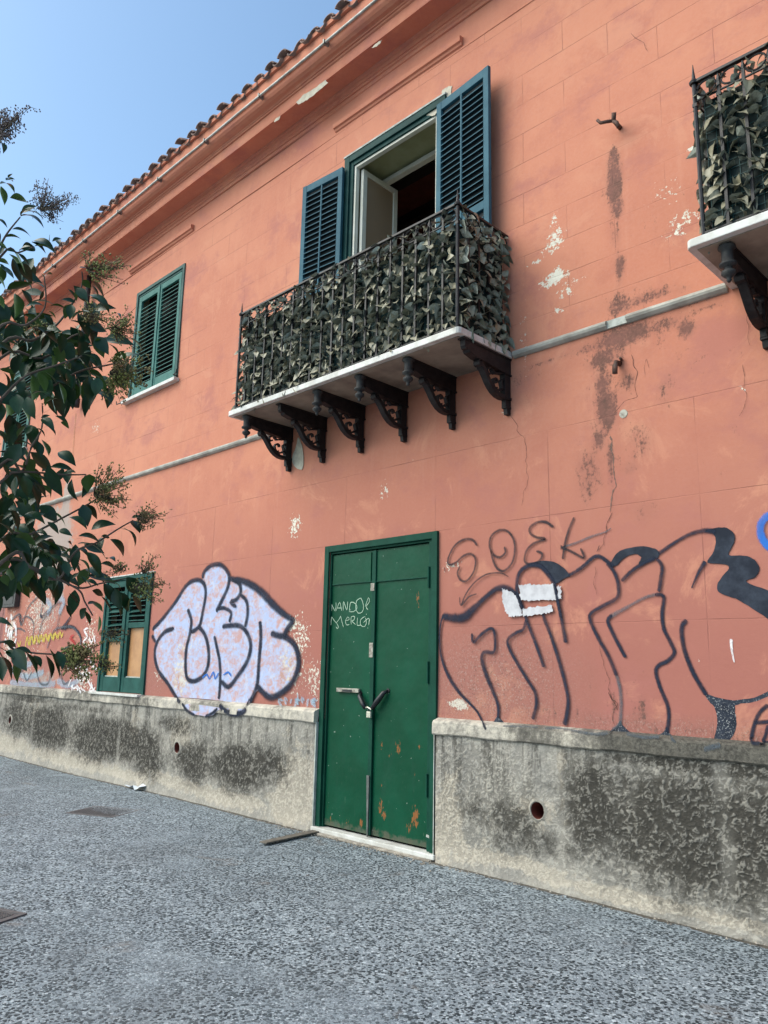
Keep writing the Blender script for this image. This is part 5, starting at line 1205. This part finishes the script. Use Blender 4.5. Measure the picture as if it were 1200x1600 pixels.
# litter
def crumple(loc, s, seed):
    r = random.Random(seed); b = MB(); n = 5
    for i in range(n):
        for j in range(n): b.v.append((loc[0] + (i / 4 - .5) * s * 1.6 + r.uniform(-.02, .02), loc[1] + (j / 4 - .5) * s * .8 + r.uniform(-.02, .02), .006 + abs(r.gauss(0, 1)) * s * .16))
    for i in range(n - 1):
        for j in range(n - 1): q = i * n + j; b.f.append((q, q + 1, q + n + 1, q + n))
    return b
p_ = G(214, 1233); o = link('litter', mesh_open(crumple(p_, .20, 3), 'litter', M['paper'], False)); tag(o, 'crumpled white scrap lying at the foot of the plinth', 'litter')
def crumbs():
    b = MB(); r = random.Random(21)
    for k in range(420):
        if k < 170: x = r.uniform(-6.3, -3.8); y = -.09 - abs(r.gauss(0, .06))
        else: x = r.uniform(-14, -.5); y = -.075 - abs(r.gauss(0, .035))
        s = r.uniform(.003, .012) * (1.7 if r.random() < .08 else 1); z = -.004
        q = [(x + s * math.cos(t) * r.uniform(.6, 1.2), y + s * math.sin(t) * r.uniform(.6, 1.2), z) for t in (0, 1.6, 3.1, 4.7)]; base = len(b.v)
        b.v += q + [(x + r.uniform(-s, s) * .4, y, z + s * r.uniform(.6, 1.2))]; b.f += [(base, base + 1, base + 4), (base + 1, base + 2, base + 4), (base + 2, base + 3, base + 4), (base + 3, base, base + 4)]
    o = link('rubble', mesh_open(b, 'rubble', M['crumb'], False)); o['kind'] = 'stuff'; o['label'] = 'crumbs of mortar fallen along the foot of the wall'
crumbs()

# ------------------------------------------------------------------ the privet tree whose branches reach in
def privet():
    TB = T3(-235, 900, 2.95); TB.z = 0
    t = thing('privet_tree', 'dark glossy privet tree with drooping leaves and berry panicles reaching over the paving', 'tree', tuple(TB))
    r = random.Random(31)
    protos = []
    for s in range(6):
        b = MB(); n = 8; curl = (.10, .55, .95, .4, .75, 1.25)[s]; wd = (.52, .43, .40, .54, .46, .38)[s]; fold = (.22, .3, .35, .2, .35, .25)[s]
        prof = [.05, .50, .84, 1.0, .98, .84, .60, .28, .0]
        y = z = 0.0; a = 0.0
        for i in range(n + 1):
            w = wd / 2 * prof[i]
            b.v += [(-w, y, z + fold * w), (-w * .5, y, z + fold * w * .35), (0, y, z), (w * .5, y, z + fold * w * .35), (w, y, z + fold * w)]
            a = curl * (i / n) * 1.25; y += math.cos(a) / n; z -= math.sin(a) / n
        for i in range(n):
            for k in range(4): q = i * 5 + k; b.f.append((q, q + 1, q + 6, q + 5))
        protos.append((mesh_open(b, 'leaf', M['privet']), Vector((0, y, z)).length, math.atan2(z, y)))
    cnt = [0]; _mass = mass = MB()
    def leaf(base, tip, depth, d2=None, p=None, rollx=None):
        """leaf from photo pixel base to tip at the given distance from the photographer"""
        A = T3(*base, depth); B = T3(*tip, d2 if d2 else depth + r.uniform(-.05, .05)); v = B - A; L = v.length
        if L < .01: return
        k = p if p is not None else r.randrange(6); me, ln, pa = protos[k]; s = L / ln
        # local frame: chord along v, bulging upward
        y = v.normalized(); upv = (Vector((0, 0, 1)) + (CAM - A).normalized() * r.uniform(.2, 1.1) + Vector((r.gauss(0, .3), r.gauss(0, .3), 0))).normalized(); x = y.cross(upv)
        if x.length < .15: x = Vector((r.uniform(-1, 1), r.uniform(-1, 1), 0))
        x.normalize(); z = x.cross(y)
        m = Matrix(((x.x, y.x, z.x), (x.y, y.y, z.y), (x.z, y.z, z.z))).to_4x4()
        m = m @ Matrix.Rotation(rollx if rollx is not None else r.gauss(0, .35), 4, 'Y') @ Matrix.Rotation(-pa, 4, 'X')
        sx = s * r.uniform(.85, 1.12)
        if cnt[0] < 300: o = link('leaf', me, t, A); o.rotation_euler = m.to_euler(); o.scale = (sx, s, s)
        else:
            mt = Matrix.Translation(A) @ m @ Matrix.Diagonal((sx, s, s, 1)); b0 = len(mass.v)
            mass.v += [tuple(mt @ q.co) for q in me.vertices]; mass.f += [tuple(b0 + i for i in f.vertices) for f in me.polygons]
        cnt[0] += 1
    wood = []
    def branch(px, depth, r0, r1, mat='bark', name='branch', d_end=None):
        n = len(px); P = [T3(*p, depth + ((d_end or depth) - depth) * i / max(1, n - 1)) for i, p in enumerate(px)]
        c = []
        for i in range(n - 1):
            p0, p1, p2, p3 = P[max(i - 1, 0)], P[i], P[i + 1], P[min(i + 2, n - 1)]
            for s in range(5): u = s / 5; c.append(.5 * ((2 * p1) + (-p0 + p2) * u + (2 * p0 - 5 * p1 + 4 * p2 - p3) * u * u + (-p0 + 3 * p1 - 3 * p2 + p3) * u ** 3))
        c.append(P[-1]); b = MB(); b.tube(c, [r0 + (r1 - r0) * i / (len(c) - 1) for i in range(len(c))], 7); return part(name, b, M[mat], t, True)
    cA = crop(0, 140, 6.0); cB = crop(0, 380, 5.0); cC = crop(0, 660, 4.444); cD = crop(0, 880, 4.444)
    # trunk and limbs outside the frame
    base = TB.copy()
    b = MB(); b.tube([tuple(TB + Vector(q)) for q in ((0, 0, -.05), (.02, .01, .5), (-.02, -.03, 1.1), (.03, .03, 1.7), (.05, .0, 2.3), (.07, .03, 3.1))], [.075, .060, .055, .05, .038, .02], 10); part('trunk', b, M['bark'], t, True)
    def limb(z0, pxs, depth, r0=.0085, r1=.0022):
        S0 = TB + Vector((.03, .01, z0 - r.uniform(.1, .5))); P = [T3(*cf(*q), depth) for cf, q in pxs]; pts = [S0, (S0 + P[0]) / 2 + Vector((0, 0, .06))] + P
        c = []
        n = len(pts)
        for i in range(n - 1):
            p0, p1, p2, p3 = pts[max(i - 1, 0)], pts[i], pts[i + 1], pts[min(i + 2, n - 1)]
            for s in range(5): u = s / 5; c.append(.5 * ((2 * p1) + (-p0 + p2) * u + (2 * p0 - 5 * p1 + 4 * p2 - p3) * u * u + (-p0 + 3 * p1 - 3 * p2 + p3) * u ** 3))
        c.append(pts[-1]); bb = MB(); bb.tube(c, [r0 + (r1 - r0) * (i / (len(c) - 1)) ** .55 for i in range(len(c))], 7); part('branch', bb, M['bark'], t, True)
    D = 2.75
    limb(2.4, [(cA, (-40, 1560)), (cA, (20, 1430)), (cA, (80, 1330)), (cA, (190, 1195))], D, .008, .002)
    limb(2.1, [(cB, (0, 110)), (cB, (140, 75)), (cB, (260, 30))], D, .0075, .002)
    limb(1.9, [(cB, (0, 800)), (cB, (250, 760)), (cB, (430, 650)), (cB, (560, 480)), (cB, (640, 330)), (cB, (640, 220))], D + .1)
    limb(1.9, [(cB, (0, 900)), (cB, (330, 900)), (cB, (560, 730)), (cB, (700, 700)), (cB, (900, 650))], D + .2)
    limb(1.8, [(cB, (0, 1230)), (cB, (200, 1040)), (cB, (450, 950)), (cB, (640, 880))], D)
    limb(1.8, [(cB, (-50, 700)), (cB, (200, 640)), (cB, (350, 500)), (cB, (345, 260))], D - .1, .0075, .002)
    limb(1.7, [(cB, (0, 1250)), (cB, (260, 1200)), (cB, (600, 1010)), (cB, (850, 950)), (cB, (1050, 900))], D + .15)
    limb(1.6, [(cC, (0, 300)), (cC, (150, 340)), (cC, (215, 180)), (cC, (290, 40)), (cB, (330, 1250))], D)
    limb(1.6, [(cC, (0, 420)), (cC, (130, 345)), (cC, (430, 362)), (cC, (600, 362))], D)
    limb(1.5, [(cC, (0, 820)), (cC, (200, 780)), (cC, (420, 670)), (cC, (650, 545)), (cC, (690, 500))], D + .1)
    limb(1.4, [(cC, (60, 930)), (cC, (200, 1000)), (cC, (400, 1090)), (cC, (520, 900)), (cC, (660, 840)), (cC, (820, 740)), (cC, (925, 680))], D)
    limb(1.3, [(cC, (60, 930)), (cC, (200, 1000)), (cD, (330, 80)), (cD, (540, 180)), (cD, (590, 270)), (cD, (645, 365))], D)
    limb(1.3, [(cD, (-30, 10)), (cD, (300, 60)), (cD, (540, 170)), (cD, (700, 140)), (cD, (900, 100))], D + .1)
    limb(1.1, [(cD, (-60, 590)), (cD, (100, 600)), (cD, (250, 625)), (cD, (440, 635))], D - .25, .0075, .002)
    limb(2.7, [(cA, (-60, 700)), (cA, (-10, 520)), (cA, (20, 400))], D, .0075, .002)
    def twigs(cf, lst, depth=D, rr=.0022):
        for a, b_ in lst: branch([cf(*a), cf((a[0] + b_[0]) / 2 + 3, (a[1] + b_[1]) / 2 - 4), cf(*b_)], depth, rr, rr * .7, 'twig', 'twig')
    def leaves(cf, lst, depth=D):
        for q in lst:
            a, b_ = q[0], q[1]; k = q[2] if len(q) > 2 else None; leaf(cf(*a), cf(*b_), depth + r.uniform(-.06, .06), None, k)
    # traced leaves: base -> tip
    leaves(cA, [((190, 1190), (425, 1335), 5), ((205, 1160), (428, 1250), 5), ((200, 1150), (370, 1090), 1), ((195, 1185), (330, 1110), 4), ((95, 1015), (268, 1082), 2), ((0, 885), (143, 1000), 5), ((8, 905), (42, 1110), 3), ((55, 850), (128, 872), 1), ((78, 835), (150, 845), 2), ((75, 830), (130, 788), 1),
                ((-40, 1215), (78, 1318), 2), ((115, 1310), (302, 1405), 2), ((48, 1385), (212, 1415), 2), ((300, 1425), (540, 1575), 5), ((180, 1515), (305, 1470), 1), ((295, 1430), (440, 1560), 4), ((490, 1425), (590, 1408), 2), ((545, 1412), (560, 1470), 1), ((466, 1432), (470, 1345), 0), ((-60, 1330), (15, 1440), 3), ((-30, 1440), (75, 1500), 3), ((0, 1545), (60, 1450), 3), ((0, 490), (22, 622), 2), ((-30, 380), (20, 500), 2), ((60, 1510), (165, 1545), 2)])
    leaves(cB, [((140, 78), (242, 185), 0), ((265, 25), (450, 125), 5), ((270, 30), (150, 55), 3), ((-20, 140), (75, 185), 2), ((0, 160), (42, 218), 3), ((75, 225), (100, 235), 1), ((-30, 250), (48, 395), 3), ((-30, 395), (38, 530), 3), ((350, 290), (308, 225), 1), ((355, 255), (420, 247), 1), ((345, 350), (235, 310), 1), ((340, 370), (300, 465), 0), ((350, 500), (175, 515), 2), ((395, 490), (545, 550), 2), ((380, 530), (440, 600), 1),
                ((620, 190), (730, 225), 3), ((645, 290), (720, 365), 3), ((725, 300), (822, 465), 3), ((700, 430), (812, 500), 2), ((590, 465), (462, 440), 1), ((585, 420), (520, 350), 3), ((610, 360), (600, 465), 3), ((560, 475), (500, 610), 3), ((720, 330), (770, 430), 3), ((560, 480), (545, 620), 3), ((600, 350), (700, 470), 3),
                ((345, 560), (420, 670), 2), ((330, 560), (130, 590), 3), ((180, 560), (335, 680), 5), ((-10, 640), (180, 690), 5), ((310, 690), (175, 730), 3), ((470, 690), (310, 800), 5), ((480, 700), (470, 880), 3), ((350, 690), (500, 700), 2), ((580, 640), (630, 760), 3), ((650, 720), (730, 800), 2), ((745, 730), (865, 895), 3), ((760, 740), (820, 920), 3), ((640, 870), (772, 970), 2), ((655, 860), (755, 870), 2), ((850, 785), (932, 885), 3), ((895, 550), (945, 602), 2), ((860, 650), (930, 800), 0), ((620, 850), (750, 800), 2),
                ((330, 1005), (390, 1205), 0), ((360, 1010), (450, 1120), 3), ((300, 1010), (360, 1190), 3), ((600, 1040), (620, 1225), 3), ((520, 1010), (560, 1160), 3), ((690, 1040), (695, 1280), 0), ((750, 1040), (830, 1200), 3), ((770, 1050), (740, 1220), 3), ((460, 1090), (500, 1280), 3), ((340, 1260), (470, 1220), 2), ((430, 1350), (545, 1465), 2), ((380, 1360), (400, 1440), 1), ((330, 1370), (440, 1490), 2), ((320, 1365), (400, 1345), 1), ((210, 1200), (290, 1400), 3), ((130, 1180), (150, 1370), 3), ((90, 1190), (190, 1290), 0),
                ((0, 980), (130, 1040), 3), ((250, 1180), (430, 1260), 5), ((1010, 940), (1000, 1030), 3), ((960, 850), (965, 930), 1)], D)
    leaves(cC, [((262, 130), (285, 268), 0), ((290, 120), (340, 250), 3), ((425, -5), (482, 55), 2), ((240, 40), (315, 115), 2), ((340, 35), (388, 100), 2), ((120, 100), (200, 10), 3), ((0, 60), (40, 160), 3), ((180, 80), (230, 20), 3), ((0, 200), (70, 220), 3), ((-30, 230), (60, 190), 3), ((20, 290), (70, 385), 0), ((70, 240), (160, 260), 1), ((170, 170), (140, 260), 3), ((190, 250), (240, 380), 3),
                ((330, 300), (450, 545), 0), ((330, 330), (285, 345), 3), ((310, 350), (350, 440), 3), ((470, 330), (470, 445), 3), ((465, 340), (535, 350), 3), ((500, 395), (560, 560), 2), ((585, 370), (690, 440), 3), ((620, 360), (610, 510), 3), ((600, 430), (560, 540), 2), ((110, 375), (105, 530), 0), ((160, 370), (200, 540), 3), ((240, 415), (325, 540), 3), ((270, 430), (365, 515), 3), ((230, 375), (275, 385), 3), ((130, 525), (175, 595), 2), ((0, 490), (60, 540), 2), ((90, 560), (100, 610), 1), ((60, 600), (160, 620), 2), ((0, 650), (65, 670), 2),
                ((480, 660), (615, 765), 2), ((575, 570), (615, 745), 3), ((600, 570), (680, 690), 3), ((635, 745), (825, 720), 5), ((850, 740), (930, 888), 5), ((920, 680), (975, 785), 3), ((915, 660), (980, 650), 3), ((765, 812), (845, 955), 5), ((700, 800), (712, 890), 3), ((545, 790), (705, 890), 5), ((640, 850), (740, 960), 3), ((760, 800), (690, 790), 3), ((410, 750), (515, 800), 2), ((170, 640), (325, 730), 5), ((330, 690), (415, 790), 3), ((250, 760), (350, 800), 2), ((470, 830), (500, 870), 1), ((500, 880), (430, 940), 3), ((520, 880), (620, 960), 5), ((600, 900), (700, 1090), 2), ((540, 950), (620, 1060), 2), ((600, 970), (605, 1090), 3), ((0, 700), (100, 800), 3), ((90, 800), (230, 940), 0), ((110, 790), (270, 880), 5), ((0, 800), (80, 900), 3), ((240, 880), (300, 905), 2),
                ((170, 960), (110, 1130), 0), ((210, 980), (160, 1156), 0), ((300, 1000), (320, 1130), 3), ((340, 920), (460, 1060), 5), ((330, 1000), (400, 1100), 3), ((430, 930), (490, 880), 3), ((700, 980), (800, 1060), 5), ((740, 950), (810, 980), 2), ((20, 1060), (60, 1150), 3), ((450, 960), (480, 1090), 3), ((560, 1070), (600, 1130), 2)], D)
    leaves(cD, [((520, 185), (500, 378), 0), ((480, 210), (560, 300), 0), ((460, 290), (500, 390), 0), ((600, 310), (560, 400), 3), ((590, 330), (630, 445), 0), ((690, 365), (675, 500), 0), ((722, 125), (850, 225), 5), ((720, 140), (790, 300), 3), ((700, 225), (785, 355), 0), ((640, 190), (725, 230), 3), ((610, 285), (690, 275), 3), ((640, 270), (720, 350), 3), ((800, 175), (850, 350), 3), ((830, 200), (895, 360), 3), ((880, 98), (972, 235), 3), ((915, 225), (985, 365), 3), ((925, 230), (915, 350), 2), ((820, 270), (835, 390), 3), ((160, 60), (175, 230), 3), ((280, 60), (300, 170), 3), ((340, 90), (370, 200), 3), ((320, 80), (300, 190), 0), ((50, 80), (10, 260), 0), ((110, 100), (80, 255), 0), ((230, 60), (260, 150), 3), ((0, 90), (60, 230), 0), ((600, 120), (690, 170), 5), ((560, 100), (640, 180), 3), ((500, 110), (560, 60), 3)], D + .05)
    leaves(cD, [((18, 548), (112, 590), 2), ((0, 590), (98, 690), 3), ((100, 595), (200, 770), 0), ((165, 625), (210, 835), 3), ((180, 620), (260, 790), 3), ((235, 640), (290, 738), 3), ((345, 595), (428, 790), 0), ((320, 640), (355, 825), 3), ((400, 610), (440, 760), 3), ((0, 650), (20, 845), 0), ((20, 650), (80, 840), 3), ((60, 600), (95, 680), 3), ((-30, 600), (30, 700), 3), ((430, 610), (500, 580), 1), ((440, 640), (480, 700), 2), ((110, 590), (240, 640), 3)], D - .25)
    # fill between the traced ones, hung on the same limbs
    def fillz(n, x0, x1, y0, y1, dd=(0, .5)):
        for _ in range(n):
            x, y = r.uniform(x0, x1), r.uniform(y0, y1); a = r.gauss(math.pi / 2 - .35, .75); L = r.uniform(34, 56); leaf((x, y), (x + L * math.cos(a), y + L * math.sin(a)), D + r.uniform(*dd), None)
    fillz(20, 0, 55, 380, 520, (.1, .7)); fillz(14, 0, 120, 470, 560, (.2, .8)); fillz(12, 0, 100, 700, 800, (.2, .8)); fillz(14, 0, 100, 870, 920, (.1, .6)); fillz(14, 60, 180, 560, 620, (.2, .8)); fillz(12, 120, 200, 520, 590, (.2, .8)); fillz(46, 0, 110, 500, 620, (.1, .7)); fillz(30, 0, 90, 790, 900, (.1, .7)); fillz(16, 0, 55, 620, 780, (.1, .7)); fillz(14, 90, 165, 500, 615, (.1, .6)); fillz(8, 100, 160, 840, 900, (.1, .6)); fillz(7, 100, 165, 430, 520, (.1, .6))
    fillz(34, 0, 95, 490, 600); fillz(14, 60, 140, 530, 610); fillz(9, 0, 50, 600, 700); fillz(16, 0, 70, 790, 880); fillz(8, 0, 40, 710, 800); fillz(8, 40, 110, 830, 900); fillz(5, 95, 150, 450, 520); fillz(7, -60, 5, 500, 900)
    for _ in range(520): # the crown goes on beyond the frame
        x, y = r.uniform(-420, -8), r.gauss(610, 190); a = r.gauss(math.pi / 2, 1.0); L = r.uniform(34, 54); leaf((x, y), (x + L * math.cos(a), y + L * math.sin(a)), 2.95 + r.gauss(0, .38), None)
    # panicles of berries
    def panicle(cf, base, tips, n, mat, depth=D, size=.0045):
        B = T3(*cf(*base), depth); pb = MB(); st = MB(); rr = random.Random(int(base[0] * 3 + base[1]))
        ends = [T3(*cf(*q), depth + rr.uniform(-.08, .08)) for q in tips]
        c = sum(ends, Vector()) / len(ends)
        ends += [c + (e - c) * rr.uniform(.3, .95) + Vector((rr.uniform(-.02, .02),) * 3) for e in ends for _ in range(2)]
        for e in ends:
            v = e - B; st.tube([B, B + v * .5 + Vector((0, 0, -.004)), e], [.0016, .0011, .0006], 4)
            for k in range(6):
                u = rr.uniform(.25, 1); q = B + v * u; off = Vector((rr.gauss(0, 1), rr.gauss(0, 1), rr.gauss(0, 1))).normalized() * rr.uniform(.010, .030) * (1.25 - u * .6); q2 = q + off
                st.tube([q, q2], [.0008, .0006], 3)
                for _ in range(max(1, int(n * .7))):
                    p = q + off * rr.uniform(.4, 1.35) + Vector((rr.gauss(0, .005), rr.gauss(0, .005), rr.gauss(0, .005))); s = size * rr.uniform(.45, .85); b0 = len(pb.v)
                    pb.v += [tuple(p + Vector(w) * s) for w in ((1, 0, 0), (-1, 0, 0), (0, 1, 0), (0, -1, 0), (0, 0, 1.3), (0, 0, -1.3))]
                    pb.f += [tuple(b0 + i for i in f) for f in ((0, 2, 4), (2, 1, 4), (1, 3, 4), (3, 0, 4), (2, 0, 5), (1, 2, 5), (3, 1, 5), (0, 3, 5))]
        o = link('panicle', mesh_open(pb, 'panicle', M[mat]), t); link('panicle_stalk', mesh_open(st, 'panicle_stalk', M['twig']), o)
    panicle(cA, (385, 1120), [(338, 840), (450, 935), (560, 985), (640, 1020), (722, 1045), (640, 1110), (595, 1240), (310, 1020), (520, 1200)], 6, 'berrydark', D, .0032)
    panicle(cA, (-20, 430), [(240, 172), (75, 175), (150, 260), (145, 415), (60, 440), (20, 215)], 8, 'berrydark', D, .0038)
    panicle(cB, (680, 210), [(850, 30), (655, 60), (760, 110), (930, 130), (1040, 170), (960, 320), (900, 260), (840, 330)], 4, 'berry')
    panicle(cB, (650, 540), [(730, 560), (830, 560), (760, 640), (880, 600), (700, 480), (820, 650)], 4, 'berry', D + .1)
    panicle(cB, (860, 680), [(1000, 510), (1060, 500), (1040, 590), (960, 720), (1050, 760), (1000, 620), (930, 620), (1070, 830)], 4, 'berry')
    panicle(cB, (860, 1000), [(960, 900), (1100, 850), (1190, 900), (1200, 980), (1150, 1130), (1050, 1060), (960, 1160), (950, 1270), (870, 1120), (840, 1230), (1000, 1000)], 6, 'berry', D + .1, .005)
    panicle(cB, (250, 640), [(440, 620), (330, 680), (420, 750), (350, 760), (60, 680), (20, 740), (470, 700)], 3, 'berry', D + .3)
    panicle(cC, (650, 500), [(690, 280), (770, 290), (860, 290), (840, 400), (920, 540), (870, 440), (860, 600), (820, 668), (700, 640), (760, 640)], 6, 'berry', D, .0045)
    panicle(cC, (950, 660), [(1030, 575), (1070, 610), (1150, 650), (1110, 700), (1060, 730), (1010, 740), (990, 620)], 4, 'berry', D, .004)
    panicle(cD, (930, 150), [(1150, 140), (1080, 110), (1060, 190), (1000, 120), (1000, 240), (1140, 270), (1080, 290)], 4, 'berry')
    panicle(cD, (840, 50), [(830, 0), (860, 20), (720, 60), (740, 80)], 1, 'berry'); panicle(cD, (990, 70), [(1045, -60), (985, -10), (1080, 40), (1010, 30)], 1, 'berry')
    panicle(cD, (430, 650), [(500, 560), (600, 560), (690, 570), (690, 680), (680, 740), (620, 810), (540, 780), (480, 760), (560, 640), (640, 640)], 7, 'berry', D - .2, .005)
    panicle(cD, (680, 700), [(760, 690), (810, 735), (740, 740), (720, 660)], 1, 'berry', D - .2); panicle(cD, (760, 480), [(830, 480), (860, 540), (780, 560), (720, 460)], 2, 'berry')
    print('privet leaves', cnt[0])
    if mass.v: o = link('leaf_mass', mesh_open(mass, 'leaf_mass', M['privet']), t); o['kind'] = 'stuff'
privet()

for o in bpy.data.objects:
    if '_off' in o: del o['_off']
print('objects', len(bpy.data.objects))
